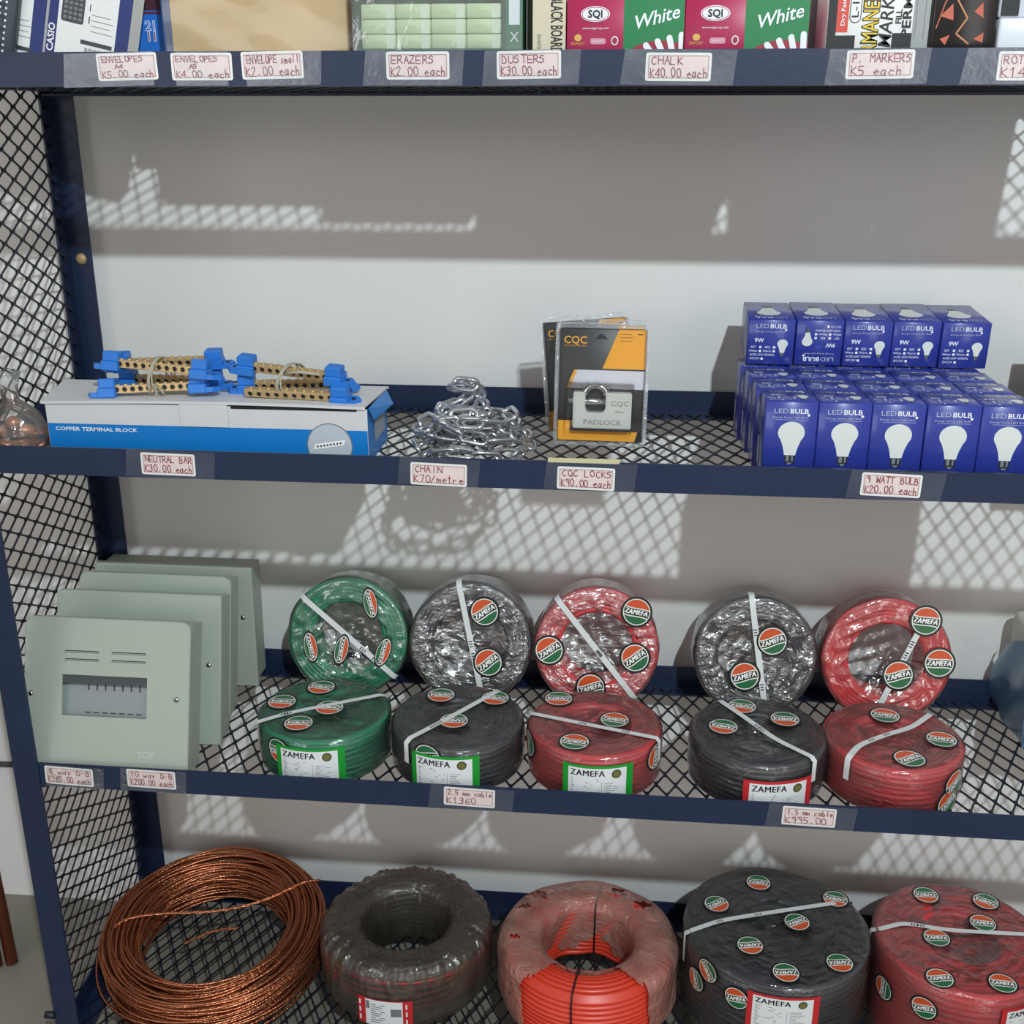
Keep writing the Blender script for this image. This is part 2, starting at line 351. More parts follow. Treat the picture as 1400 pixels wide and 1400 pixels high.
# ------------------------------------------------------------------ electrical boxes (distribution boards)
grey_en = mat('grey_green_enamel', (163, 172, 160), .40, bump=.03, bscale=300)
grey_in = mat('dull_plastic_blank', (140, 148, 150), .5); chrome = mat('chrome', (210, 210, 212), .18, 1.)
def board(label, x, y, tilt, Wd, H, depth, front, rotz=0):
    t = thing('distribution_board', label, 'electrical box', (x, y, S[2]+.0058), (math.radians(-tilt), 0, rotz), 'grey distribution boards')
    cov = .012
    b = MB(); b.box((.006, cov, .006 if front else 0), (Wd-.006, depth, H-.006)); b.build('enclosure', grey_en, t)
    # cover: thin pressed plate with rounded corners and a real window opening
    b = MB(); r = .014 if front != 2 else .003
    out = rrect(0, 0, Wd, H, r, 6); n = len(out)
    ins = rrect(.0016, .0016, Wd-.0016, H-.0016, max(.002, r-.0016), 6)
    bm = bmesh.new(); loop = [bm.verts.new((p_[0], 0, p_[1])) for p_ in ins]
    es = [bm.edges.new((loop[k], loop[(k+1) % n])) for k in range(n)]
    if front == 1:
        wx0, wx1, wz0, wz1 = .0555, .176, .0895, .146
        wl = [bm.verts.new((x_, 0, z_)) for x_, z_ in ((wx0, wz0), (wx1, wz0), (wx1, wz1), (wx0, wz1))]
        es += [bm.edges.new((wl[k], wl[(k+1) % 4])) for k in range(4)]
        for (xa, za), (xb, zb_) in zip(((wx0, wz0), (wx1, wz0), (wx1, wz1), (wx0, wz1)), ((wx1, wz0), (wx1, wz1), (wx0, wz1), (wx0, wz0))):
            b.add([(xa, 0, za), (xb, 0, zb_), (xb, .0015, zb_), (xa, .0015, za)], [(0,1,2,3)], 0)
    bmesh.ops.triangle_fill(bm, edges=es, use_beauty=True, normal=(0, -1, 0)); b.bm(bm, 0, False)
    for i in range(n):
        k = (i+1) % n
        b.add([(ins[i][0], 0, ins[i][1]), (out[i][0], .0016, out[i][1]), (out[k][0], .0016, out[k][1]), (ins[k][0], 0, ins[k][1])], [(0,1,2,3)], 0, False)
        b.add([(out[i][0], .0016, out[i][1]), (out[i][0], cov, out[i][1]), (out[k][0], cov, out[k][1]), (out[k][0], .0016, out[k][1])], [(0,1,2,3)], 0, False)
    cv = b.build('cover', grey_en, t)
    if front == 1:
        for zz in (.1775, .1662):
            for xa, xb in ((.059, .107), (.1255, .1735)):
                b = MB()
                for k in range(10):
                    u0, u1 = k/10, (k+1)/10
                    b.add([(xa+(xb-xa)*u0, -.0003, zz-.0012), (xa+(xb-xa)*u1, -.0003, zz-.0012), (xa+(xb-xa)*u1, -.0022, zz+.0008), (xa+(xb-xa)*u0, -.0022, zz+.0008)], [(0,1,2,3)], 0)
                b.box((xa, -.0022, zz+.0008), (xb, -.0002, zz+.0012)); b.box((xa, -.0006, zz+.0012), (xb, -.0001, zz+.0021), 1)
                b.build('louvre', [grey_en, dark], cv)
        b = MB(); b.box((.052, .011, .088), (.18, .0118, .15)); b.box((.052, .0015, .134), (.18, .0112, .149), 1)
        for k in range(7):
            xx = .088 + k*.0122
            b.box((xx, .0095, .124), (xx+.0012, .0112, .1345), 2); b.box((xx-.004, .0095, .0925), (xx+.004, .0112, .0935), 2)
        b.build('breaker_blank', [grey_in, mat('dark_slot', (66, 72, 74), .6), mat('slot_line', (52, 56, 60), .6)], t)
        b = MB(); put_text(b, 'TOP', frame((.176, -.0005, .0395), (1, 0, 0), (0, 0, 1)), .0125, bold=.01)
        b.build('embossed_mark', mat('embossed_enamel', (186, 197, 187), .25), cv)
    for sx, sz in ((.0105, .118), (Wd-.0175, .118)):
        b = MB(); Tm = frame((sx, 0, sz), (1, 0, 0), (0, 0, 1))
        b.lathe([(0, .0026), (.0022, .0023), (.0040, .0009), (.0043, 0)], 18, T=Tm); b.box((-.0026, -.0004, .0022), (.0026, .0004, .0027), 1, Tm)
        b.build('screw', [chrome, dark], cv)
    return t
board('grey distribution board with slotted window and louvres, frontmost, above the 8 way label', .004, .0085, 18, .2355, .2245, .06, 1)
board('plain grey distribution board directly behind the front windowed one', .003, .116, 15, .246, .2195, .055, 2)
board('grey distribution board with rounded top corner, third from the front', .004, .185, 15, .236, .2195, .052, 3)
board('rearmost grey distribution board, standing upright in front of the wall', -.003, .297, 2.5, .2525, .2005, .06, 2)

# ------------------------------------------------------------------ cable rolls
green = mat('green_cable', (28, 128, 92), .42); blackc = mat('black_cable', (62, 62, 66), .45); redc = mat('red_cable', (200, 58, 62), .42)
logo_w = mat('white_lettering', (240, 240, 236), .4)
def logo_material():
    m = bpy.data.materials.new('printed_roundel'); m.use_nodes = True; nt = m.node_tree; N = nt.nodes; L = nt.links
    p = N['Principled BSDF']; p.inputs['Roughness'].default_value = .3
    uv = N.new('ShaderNodeUVMap'); uv.uv_map = 'UVMap'; sx = N.new('ShaderNodeSeparateXYZ'); L.new(uv.outputs[0], sx.inputs[0])
    def M(op, a, b_=None):
        n = N.new('ShaderNodeMath'); n.operation = op
        for i, q in enumerate((a, b_)):
            if q is None: continue
            if isinstance(q, (int, float)): n.inputs[i].default_value = q
            else: L.new(q, n.inputs[i])
        return n.outputs[0]
    u, v = M('SUBTRACT', M('MULTIPLY', sx.outputs[0], 2), 1), M('SUBTRACT', M('MULTIPLY', sx.outputs[1], 2), 1)
    r = M('SQRT', M('ADD', M('MULTIPLY', u, u), M('MULTIPLY', v, v)))
    w = M('SUBTRACT', v, M('MULTIPLY', M('SINE', M('MULTIPLY', u, 2.4)), .10))
    cur = None
    def layer(cur, cond, col):
        mx = N.new('ShaderNodeMixRGB'); L.new(cond, mx.inputs[0])
        if isinstance(cur, tuple): mx.inputs[1].default_value = cur
        else: L.new(cur, mx.inputs[1])
        mx.inputs[2].default_value = s2l(col); return mx.outputs[0]
    cur = layer(s2l((40, 104, 66)), M('GREATER_THAN', w, -.33), (235, 232, 225))
    cur = layer(cur, M('GREATER_THAN', w, -.26), (30, 46, 38))
    cur = layer(cur, M('GREATER_THAN', w, .20), (235, 232, 225))
    cur = layer(cur, M('GREATER_THAN', w, .27), (206, 84, 44))
    cur = layer(cur, M('GREATER_THAN', r, .80), (225, 222, 215))
    cur = layer(cur, M('GREATER_THAN', r, .865), (26, 34, 32))
    L.new(cur, p.inputs['Base Color']); return m
logo_m = logo_material()
def logo_mb(T, R, sx=1., n=32, rings=3):
    """roundel of radius R mapped through T; returns an MB plus per-vertex uv"""
    b = MB(); uv = []; vs_ = [(0, 0, 0)]; uv.append((.5, .5)); fs = []
    for k in range(1, rings+1):
        for i in range(n):
            a = 2*PI*i/n; q = k/rings; vs_.append((q*R*sx*math.cos(a), q*R*math.sin(a), 0)); uv.append((.5+.5*q*math.cos(a), .5+.5*q*math.sin(a)))
    for i in range(n): fs.append((0, 1+i, 1+(i+1) % n))
    for k in range(rings-1):
        for i in range(n):
            a = 1 + k*n; fs.append((a+i, a+n+i, a+n+(i+1) % n, a+(i+1) % n))
    b.add(vs_, fs, 0, True, T)
    v, f = text('ZAMEFA', 1., space=1.1)
    w = max(p[0] for p in v)*2
    v = [(p[0]/w*1.44*R*sx, p[1]*.46*R + .10*R*math.sin(2.4*p[0]/w*1.44) - .03*R, .0003) for p in v]
    for dx in (-.022, 0, .022):                                     # three strokes side by side: heavy lettering
        b.add([(p[0]+dx*R*sx, p[1], p[2]+dx*.002) for p in v], f, 1, False, T); uv += [(.5, .5)]*len(v)
    return b, uv
def build_logo(T, R, parent, sx=1.):
    b, uv = logo_mb(T, R, sx); o = b.build('printed_logo', [logo_m, logo_w], parent)
    lay = o.data.uv_layers.new(name='UVMap')
    for lp in o.data.loops: lay.data[lp.index].uv = uv[lp.vertex_index]
    return o
LOGO_FLAT = None
def flat_logo(x, y, z, ang, parent, R=.0235, sx=1.):
    global LOGO_FLAT
    if LOGO_FLAT is None:
        LOGO_FLAT = build_logo(Matrix.Identity(4), 1.0, None); me = LOGO_FLAT.data
        bpy.data.objects.remove(LOGO_FLAT); LOGO_FLAT = me
    o = bpy.data.objects.new('printed_logo', LOGO_FLAT); C.objects.link(o); o.parent = parent
    o.location = (x, y, z); o.rotation_euler = (0, 0, ang); o.scale = (R*sx, R, R); return o

wraps = {'green': film('clear_wrap_green', (120, 150, 140), .10, .05, .10, .35, 38., (1, 1, 2)),
         'black': film('clear_wrap_black', (120, 122, 126), .07, .06, .10, .45, 42., (1, 1, 2)),
         'red': film('clear_wrap_red', (175, 130, 130), .12, .06, .10, .40, 40., (1, 1, 2)),
         'shiny': film('crinkled_wrap', (170, 170, 176), .035, .20, .13, .55, 55., (1, 2.0, 1)),
         'rear_green': film('clear_wrap_rear', (150, 150, 146), .06, .12, .12, .4, 26., (1, 1.5, 1)),
         'dusty': film('dusty_wrap', (150, 140, 132), .30, .06, .2, .5, 40.)}
strap_m = mat('white_strapping', (214, 216, 216), .45)
lab_green = mat('label_green', (30, 150, 50), .45); lab_red = mat('label_red', (196, 44, 48), .45)
print_grey = mat('fine_print_grey', (120, 122, 124), .6)
def jitter_fn(seed, amp):
    r_ = random.Random(seed); ph = [(r_.uniform(2, 9), r_.uniform(0, 6.3), r_.uniform(30, 90), r_.uniform(0, 6.3)) for _ in range(6)]
    def J(p, a, r, z):
        d = sum(math.sin(k*a + p1 + s*(r+z) + p2) for k, p1, s, p2 in ph)/6*amp
        return p*(1 + d/max(.03, p.length))
    return J
def coil_profile(R, H, hole, no, nt):
    """ridged winding: outer turns, top turns, inner turns"""
    pr = []; q = H/no
    def bump(a, b, nrm, d):
        for k in range(5):
            t = k/5; s = math.sin(PI*t); pr.append((a[0]+(b[0]-a[0])*t + nrm[0]*d*s, a[1]+(b[1]-a[1])*t + nrm[1]*d*s))
    for i in range(no): bump((R-.002, i*q), (R-.002, (i+1)*q), (1, 0), .0022)
    q2 = (R-.002-hole)/nt
    for i in range(nt): bump((R-.002-i*q2, H-.002), (R-.002-(i+1)*q2, H-.002), (0, 1), .0020)
    for i in range(no): bump((hole, H-.002-i*q*.96), (hole, H-.002-(i+1)*q*.96), (-1, 0), .002)
    pr.append((hole, .002)); pr.append((R-.002, 0)); return pr
def side_T(R, th, z, rot=0, extra=0.):
    c, s = math.cos(rot), math.sin(rot)
    def T(p):
        u, v = p.x*c - p.y*s, p.x*s + p.y*c; a = th + u/R; rr = R + extra + p.z
        return Vector((rr*math.cos(a), rr*math.sin(a), z + v))
    return T
def strap_mesh(path, R, H, w, tail, name, parent, seed=0):
    """flat strap across the top along path (list of (x,y)), running on down the side by tail at each end"""
    P = [Vector((x, y, H)) for x, y in path]; fine = []
    for a, c in zip(P, P[1:]):
        for k in range(8): fine.append(a.lerp(c, k/8))
    fine.append(P[-1])
    for it in range(6):
        for i in range(1, len(fine)-1): fine[i] = (fine[i-1] + fine[i+1])/2*.5 + fine[i]*.5
    def ends(p):
        q = Vector((p.x, p.y, 0)); q = q.normalized()*R
        return [Vector((q.x, q.y, H-.004)), Vector((q.x, q.y, H-.004-tail*.5)), Vector((q.x, q.y, H-.004-tail))]
    full = list(reversed(ends(fine[0]))) if tail else []
    full += fine + (ends(fine[-1]) if tail else [])
    vs_ = []; fs = []
    for i, p in enumerate(full):
        t = (full[min(i+1, len(full)-1)] - full[max(i-1, 0)])
        nrm = Vector((0, 0, 1)) if abs(p.z - H) < .001 else Vector((p.x, p.y, 0)).normalized()
        s_ = t.cross(nrm).normalized()*w/2; o_ = nrm*.0007
        vs_ += [p - s_ + o_, p + s_ + o_]
        if i: k = 2*i; fs.append((k-2, k-1, k+1, k))
    b = MB(); b.add(vs_, fs, 0, True)
    rr = random.Random(seed)
    for k in range(2):                                              # smudged black print across the strap
        j = rr.randint(len(full)//3, len(full)*2//3); p = full[j]; t = (full[j+1]-full[j-1]).normalized(); s_ = t.cross(Vector((0, 0, 1)))
        for q in range(3): 
            c0 = p + t*(q*.004 + k*.002) + s_*.001; b.add([c0-s_*.003+Vector((0,0,.0010)), c0+s_*.002+Vector((0,0,.0010)), c0+s_*.002+t*.0015+Vector((0,0,.0010)), c0-s_*.003+t*.0018+Vector((0,0,.0010))], [(0,1,2,3)], 1)
    return b.build(name, [strap_m, black_p], parent)
def paper_label(R, th, z0, w, h, border, parent, bw=(.008, .010)):
    b = MB(); n = 12
    def strip(u0, u1, v0, v1, mi, ex):
        T = side_T(R, th, z0, 0, ex)
        for k in range(n): rect(b, u0+(u1-u0)*k/n, v0, u0+(u1-u0)*(k+1)/n, v1, T, mi)
    strip(-w/2-bw[0], w/2+bw[1], -.002, h+.004, 0, .0006); strip(-w/2, w/2, 0, h, 1, .0010)
    T = side_T(R, th, z0, 0, .0014)
    v, f = text('ZAMEFA', 1., space=1.1); ww = max(p[0] for p in v)*2
    for dx in (-.0003, 0, .0003): b.add([(p[0]/ww*w*.58 - w*.17 + dx, p[1]*.0125 + h - .0075, dx*.1) for p in v], f, 2, False, T)
    b.add([(p[0], p[1], 0) for p in ell(w*.32, h-.0085, .0065, .0065, 20)], [tuple(range(20))], 3, False, T)
    b.add([(p[0], p[1], .0002) for p in ell(w*.32, h-.0085, .0048, .0048, 20)], [tuple(range(20))], 4, False, T)
    rr = random.Random(int(th*100)); y = h-.0165
    while y > .003:
        rect(b, -w*.45, y, -w*.45 + w*rr.uniform(.25, .5), y+.0008, T, 5)
        if y < h-.02: rect(b, w*.12, y, w*.12 + w*rr.uniform(.1, .28), y+.0007, T, 5)
        y -= .0028
    rect(b, w*.07, .002, w*.075, h-.02, T, 5)
    for k in range(9): rect(b, -w*.44+k*.0016, .002, -w*.44+k*.0016+rr.choice((.0006, .001)), .009, T, 2)
    return b.build('paper_label', [border, paper_w, black_p, mat('seal_dark', (60, 70, 50), .5), mat('seal_green_brown', (120, 110, 60), .5), print_grey], parent)
def film_profile(R, H, hole, sag=.004, e=.0022):
    return [(R+e*.6, .0008), (R+e, H*.25), (R+e, H*.75), (R+e*.8, H-.004), (R-.0035, H+e*.55), (R*.85, H+e*.5), (hole+.006, H+e*.45), (hole*.8, H-sag*.5), (hole*.4, H-sag), (.0005, H-sag)]

def cable_roll(label, R, H, hole, colour, loc, rot, top, side, strap, lab=None, wrap=None, group=None, rlogo=.0222, seed=0, no=9, tail=.03, jit=.0016, name='cable_roll', sag=.004, lsx=1.):
    t = thing(name, label, 'cable roll', loc, rot, group)
    m = {'green': green, 'black': blackc, 'red': redc}[colour]
    b = MB(); b.lathe(coil_profile(R, H, hole, no, 6), 72, jit=jitter_fn(seed, .0009)); b.build('wound_cable', m, t)
    J = jitter_fn(seed+50, jit)
    cr = random.Random(seed+7); ridges = [(cr.uniform(-1, 1), cr.uniform(-1, 1), cr.uniform(0, 6.3), cr.uniform(120, 420), cr.uniform(0, 6.3)) for _ in range(22)]
    amp = .00125 if wrap == 'shiny' else .0009 if wrap == 'rear_green' else .0003
    def JJ(p, a, r, z):
        q = J(p, a, r, z)
        if z > H - .02:                                             # crinkles in the film across the face
            d = sum(math.exp(-((q.x/R-cx)**2 + (q.y/R-cy)**2)*5)*math.sin((q.x*math.cos(dr)+q.y*math.sin(dr))*fq + p0) for cx, cy, dr, fq, p0 in ridges)
            q.z += amp*d*min(1, max(.2, (R - r)/.01))
        return q
    fp = film_profile(R, H, hole, sag); fine = []
    for (r0, z0_), (r1, z1_) in zip(fp, fp[1:]):
        m_ = max(1, int(abs(r1-r0)/.0026)); fine += [(r0+(r1-r0)*q/m_, z0_+(z1_-z0_)*q/m_) for q in range(m_)]
    fine.append(fp[-1])
    b = MB(); b.lathe(fine, 150, jit=JJ); b.build('plastic_wrap', MATS_W[wrap or colour], t)
    for x, y, a in top: flat_logo(x, y, H+(.0048 if wrap in ('shiny', 'rear_green') else .0026), math.radians(a), t, rlogo, lsx)
    for th, z, a in side: build_logo(side_T(R, math.radians(th), z, math.radians(a), .0026+jit*.6), rlogo*.92, t)
    if strap: strap_mesh(strap, R+.0044, H+(.0040 if wrap in ('shiny', 'rear_green') else .0020), .0085, tail, 'strap', t, seed)
    if lab: paper_label(R+.0046, math.radians(lab[0]), lab[1], lab[2], lab[3], lab[4], t)
    return t
MATS_W = wraps
b3 = S[2] + .0062; R = .0915; H = .068; HO = .05
g = 'small cable rolls in clear wrap'
cable_roll('green cable roll lying flat at the front, behind the lip', R, H, HO, 'green', (.407, .118, b3), (0, 0, 0),
    [(-.065, .010, 170), (.007, .0, 165), (-.025, -.047, 172), (-.02, .058, 160)], [(-118, .047, 175)],
    [(-.082, -.050), (-.042, -.018), (.07, .042)], (-90, .006, .080, .050, lab_green), group=g, seed=1)
cable_roll('black cable roll with green-edged paper label, lying flat beside the green roll', R, H, HO, 'black', (.598, .116, b3), (0, 0, 0),
    [(-.032, .053, 168), (.047, .052, 160), (-.003, -.018, 172)], [(-108, .055, 180)],
    [(-.055, -.070), (-.01, -.01), (.05, .075)], (-94, .006, .078, .050, lab_green), group=g, seed=2)
cable_roll('red cable roll with green-edged paper label, lying flat in the middle of the shelf', R, H, HO, 'red', (.790, .116, b3), (0, 0, 0),
    [(.027, .006, -22), (-.026, -.058, -22), (-.054, .059, 170)], [(-28, .047, 70), (-160, .05, 90)],
    [(-.088, .012), (-.013, -.010), (.084, -.038)], (-86, .006, .078, .048, lab_green), group=g, seed=3)
cable_roll('black cable roll with red-edged paper label, lying flat above the 1.5 mm label', R, H, HO, 'black', (1.013, .116, b3), (0, 0, 0),
    [(-.047, .002, 155), (-.016, .062, 160), (.040, .031, 165)], [],
    [(-.046, .075), (-.01, .022), (.02, -.026), (.062, -.066)], (-78, .002, .078, .042, lab_red), group=g, seed=4)
cable_roll('red cable roll without paper label, lying flat at the right of the front row', R, H, HO, 'red', (1.194, .120, b3), (0, 0, 0),
    [(.0, .051, -20), (.062, -.008, -22), (.008, -.062, 22)], [(-44, .040, 20), (-50, .014, 25)],
    [(.064, .060), (.03, .02), (-.014, -.006), (-.052, -.035), (-.068, -.062)], None, group=g, seed=5)
def rear(label, x, colour, top, strap, wrap, seed, R=.0925, lsx=1., rl=.0235):
    tl = math.radians(12)
    cable_roll(label, R, .068, .056, colour, (x, .338, S[2]+.0056+.0015+R*math.cos(tl)), (PI/2-tl, 0, 0), top, [], strap, None, wrap, g, rl, seed, tail=.02, jit=.0022, lsx=lsx, sag=.010)
rear('green cable roll standing on edge at the back', .405, 'green', [(.037, .056, -80), (-.056, -.016, -80), (-.008, -.018, -105), (.057, -.019, -110)], [(-.064, .058), (.074, -.056)], 'rear_green', 11, lsx=1.15, rl=.019)
bpy.data.objects.get('cable_roll')
rear('black cable roll standing on edge at the back, between green and red rolls', .595, 'black', [(.022, .050, 25), (.029, -.028, 30)], [(-.017, .088), (.019, -.076)], 'shiny', 12)
rear('red cable roll standing on edge at the back, middle of the row', .787, 'red', [(-.071, -.005, 25), (.058, -.011, 28), (-.007, -.060, 10), (.058, .059, -20)], [(-.056, .068), (.058, -.072)], 'shiny', 13)
rear('black cable roll standing on edge at the back, between two red rolls', 1.023, 'black', [(.023, .026, 12), (-.015, -.029, 8)], [(-.009, .083), (.017, -.078)], 'shiny', 14, R=.0895)
rear('red cable roll standing on edge at the right end of the back row', 1.213, 'red', [(.017, -.02, 8), (.074, .001, -10), (.051, .063, -15)], [(.052, .070), (-.012, -.078)], 'rear_green', 15)
# narrow smeared roundels on the rear green roll are squeezed by the film
for o in C.objects:
    if o.name.startswith('printed_logo') and o.parent and o.parent.get('label', '').startswith('green cable roll standing'):
        o.scale = (.0255, .0115, .02)

# ------------------------------------------------------------------ bottom shelf
b4 = S[3] + .0062
# bare copper coil
t = thing('copper_wire_coil', 'large coil of bare stranded copper wire lying on the bottom shelf', 'wire coil', (.178, .197, b4), (math.radians(6.5), 0, 0))
b = MB(); rr = random.Random(3)
for k in range(125):
    q = k/124; R0 = .118 + .060*rr.random(); zc = .004 + .082*rr.random()
    # keep the turns inside a rounded cross-section
    rel = ((R0-.148)/.032)**2 + ((zc-.043)/.042)**2
    if rel > 1: R0 = .148 + (R0-.148)/math.sqrt(rel); zc = .043 + (zc-.043)/math.sqrt(rel)
    ph1, ph2, ph3 = rr.uniform(0, 6.3), rr.uniform(0, 6.3), rr.uniform(0, 6.3); ox, oy = rr.uniform(-.006, .006), rr.uniform(-.006, .006)
    path = []
    for i in range(96):
        a = 2*PI*i/96; r_ = R0 + .0035*math.sin(a*2+ph1) + .0015*math.sin(a*5+ph2); path.append((ox + r_*math.cos(a), oy + r_*math.sin(a), max(.003, zc + .004*math.sin(a+ph3) + .002*math.sin(3*a+ph1))))
    b.tube(path, .0021, 6, True)
cw = bpy.data.materials.new('stranded_copper'); cw.use_nodes = True; nt = cw.node_tree; p = nt.nodes['Principled BSDF']
p.inputs['Base Color'].default_value = s2l((190, 120, 86)); p.inputs['Metallic'].default_value = .92; p.inputs['Roughness'].default_value = .30
tc = nt.nodes.new('ShaderNodeTexCoord'); wv = nt.nodes.new('ShaderNodeTexNoise'); wv.inputs['Scale'].default_value = 260
bp = nt.nodes.new('ShaderNodeBump'); bp.inputs['Strength'].default_value = .7; bp.inputs['Distance'].default_value = .002
nt.links.new(tc.outputs['Object'], wv.inputs['Vector']); nt.links.new(wv.outputs['Fac'], bp.inputs['Height']); nt.links.new(bp.outputs['Normal'], p.inputs['Normal'])
b.build('wound_turns', cw, t)
def twisted(path, r):
    b = MB(); P = [Vector(p) for p in path]
    for k in range(3):
        out = []
        n = (len(P)-1)*10
        for i in range(n+1):
            s_ = i/10; j = min(int(s_), len(P)-2); q = s_ - j
            p0, p1, p2, p3 = P[max(j-1, 0)], P[j], P[j+1], P[min(j+2, len(P)-1)]
            c = .5*((2*p1) + (p2-p0)*q + (2*p0-5*p1+4*p2-p3)*q*q + (3*p1-p0-3*p2+p3)*q**3)
            a = i*.9 + k*2.09; out.append(c + Vector((0, math.cos(a), math.sin(a)))*r*.55)
        b.tube(out, r*.62, 6)
    return b
twisted([(-.165, -.035, .068), (-.14, -.018, .0895), (-.09, .0, .090), (0, .02, .084), (.07, .044, .088), (.13, .085, .093), (.155, .10, .086)], .0023).build('tie_wire', cw, t)
twisted([(-.05, -.012, .040), (.0, .002, .058), (.040, .004, .066)], .0021).build('wire_end', cw, t)

# black coil under cling film
t = thing('cable_coil', 'black cable coil in dusty cling film with open centre, beside the copper coil', 'cable coil', (.497, .196, b4))
def torus_prof(R1, R0, H, n=8, rc=.02):
    pr = []
    for cx, cz, a0 in ((R1-rc, rc, -PI/2), (R1-rc, H-rc, 0), (R0+rc, H-rc, PI/2), (R0+rc, rc, PI)):
        for i in range(n+1): a = a0 + PI/2*i/n; pr.append((cx + rc*math.cos(a), cz + rc*math.sin(a)))
    pr.append(pr[0]); return pr
coil_black = mat('grimy_black_cable', (44, 42, 40), .5)
def ridged(R1, R0, H, rc, rid):
    pr = []; base = torus_prof(R1, R0, H, 6, rc)
    for (r0, q0), (r1, q1) in zip(base, base[1:]):
        m_ = max(1, int(math.hypot(r1-r0, q1-q0)/.0016))
        for k in range(m_):
            u = k/m_; r_, z_ = r0+(r1-r0)*u, q0+(q1-q0)*u; nx_, nz_ = (q1-q0), -(r1-r0); l_ = math.hypot(nx_, nz_) or 1
            d_ = rid*abs(math.sin((len(pr))*.55)); pr.append((r_ + nx_/l_*d_, z_ + nz_/l_*d_))
    pr.append(pr[0]); return pr
b = MB(); b.lathe(ridged(.130, .072, .107, .026, .0022), 72, jit=jitter_fn(71, .0015)); b.build('cable_turns', coil_black, t)
b = MB(); 
for k in range(5): b.tube([((.1315+.0015*math.sin(3*a+k))*math.cos(a), (.1315+.0015*math.sin(3*a+k))*math.sin(a), .05+.010*k+.003*math.sin(2*a+k)) for a in [2*PI*i/72 for i in range(72)]], .0035, 6, True)
b.build('red_turns', mat('dull_red_cable', (128, 40, 40), .5), t)
cling = film('grey_cling_film', (104, 95, 84), .30, .07, .14, .9, 50., (1, 1, .4))
Jc = jitter_fn(88, .003)
def wrinkle(p, a, r, z): return Jc(p, a, r, z)*(1 + (.012*math.sin(26*a + 3*math.sin(5*a)) + .007*math.sin(61*a + 2*math.sin(3*a) + 40*z))*(1 if z > .05 else .5))
b = MB(); b.lathe([q for q in torus_prof(.1365, .0655, .1145, 6, .028) if q[0] > .0665 or q[1] > .095][:-1], 200, jit=wrinkle); b.build('cling_film', cling, t)
b = MB(); TT = side_T(.139, math.radians(-94), .018, 0, 0)
for k in range(10):
    q0, q1 = -.043+.086*k/10, -.043+.086*(k+1)/10; rect(b, q0, 0, q1, .048, TT, 0)
TT = side_T(.139, math.radians(-94), .018, 0, .0006)
for k in range(10): q0, q1 = -.030+.058*k/10, -.030+.058*(k+1)/10; rect(b, q0, 0, q1, .047, TT, 1)
TT = side_T(.139, math.radians(-94), .018, 0, .0010)
for k in range(9): rect(b, -.021, .038-k*.004, -.021+.022-.004*(k % 3), .0395-k*.004, TT, 2)
for k in range(3): rect(b, -.0405, .034-k*.014, -.0375, .043-k*.014, TT, 1); rect(b, .0325, .034-k*.014, .035, .043-k*.014, TT, 1)
rect(b, .010, .020, .026, .034, TT, 2); rect(b, -.029, .03, -.023, .044, TT, 2)
b.build('paper_label', [lab_red, paper_w, print_grey], t)

# orange-red coil, film torn away at the front
t = thing('cable_coil', 'bright orange red cable coil with torn cling film over its top', 'cable coil', (.787, .186, b4))
orange = mat('orange_red_cable', (214, 62, 42), .38)
def stack_prof(R1, R0, H, no):
    pr = []; d = (H-.02)/no
    for i in range(no):
        for k in range(5): s_ = math.sin(PI*k/5); z = .006 + (i + k/5)*d; sh = .012*max(0, (z/H-.55))**1*2; pr.append((R1 - .004 - sh + .0028*s_, z))
    q = (R1-.016-R0)/6
    for i in range(6):
        for k in range(5): s_ = math.sin(PI*k/5); pr.append((R1-.014-(i+k/5)*q, H-.012 + .006*math.sin(PI*(i+k/5)/6) + .0025*s_))
    for i in range(no):
        for k in range(5): s_ = math.sin(PI*k/5); pr.append((R0 - .0025*s_, H-.012-(i+k/5)*(H-.018)/no))
    pr.append((R0, .004)); pr.append((R1-.004, .006)); return pr
b = MB(); b.lathe(stack_prof(.1375, .075, .104, 11), 80, jit=jitter_fn(91, .003)); b.build('cable_turns', orange, t)
red_film = film('torn_cling_film', (190, 142, 130), .48, .06, .14, .9, 45.)
Jr = jitter_fn(92, .003); fr = random.Random(5)
b = MB(); n = 260; prof = []
for (r0, q0), (r1, q1) in zip(torus_prof(.1415, .071, .1085, 8, .020), torus_prof(.1415, .071, .1085, 8, .020)[1:]):
    m_ = max(1, int(math.hypot(r1-r0, q1-q0)/.0035)); prof += [(r0+(r1-r0)*q/m_, q0+(q1-q0)*q/m_) for q in range(m_)]
k = len(prof); pts = []
for i in range(n):
    a = 2*PI*i/n
    for r_, z in prof: pts.append(Jr(Vector((r_*math.cos(a), r_*math.sin(a), z)), a, r_, z))
fs = []
for i in range(n):
    a = 2*PI*(i+.5)/n
    for j in range(k-1):
        r_, z = prof[j]; x, y = r_*math.cos(a), r_*math.sin(a)
        edge = -.070 + .008*math.sin(9*a) + .006*math.sin(23*a+z*60) + .003*math.sin(57*a) - .085*abs(x/.14)**3 - .25*max(0, .085-z)*(x/.14)**2
        if y < edge and r_ > .075: continue
        if (r_ < .074 and z < .034 + .010*math.sin(5*a+1) + .004*math.sin(19*a)): continue
        if any(((x-hx)*1.0)**2 + ((y-hy)*1.7)**2 < hr*hr*(1+.5*math.sin(5*math.atan2(y-hy, x-hx)+hx*90)) and z > .06 for hx, hy, hr in ((-.085, .085, .016), (.045, .105, .017), (.085, .075, .014), (-.105, .055, .010), (-.115, -.02, .008))): continue
        fs.append((i*k+j, ((i+1) % n)*k+j, ((i+1) % n)*k+j+1, i*k+j+1))
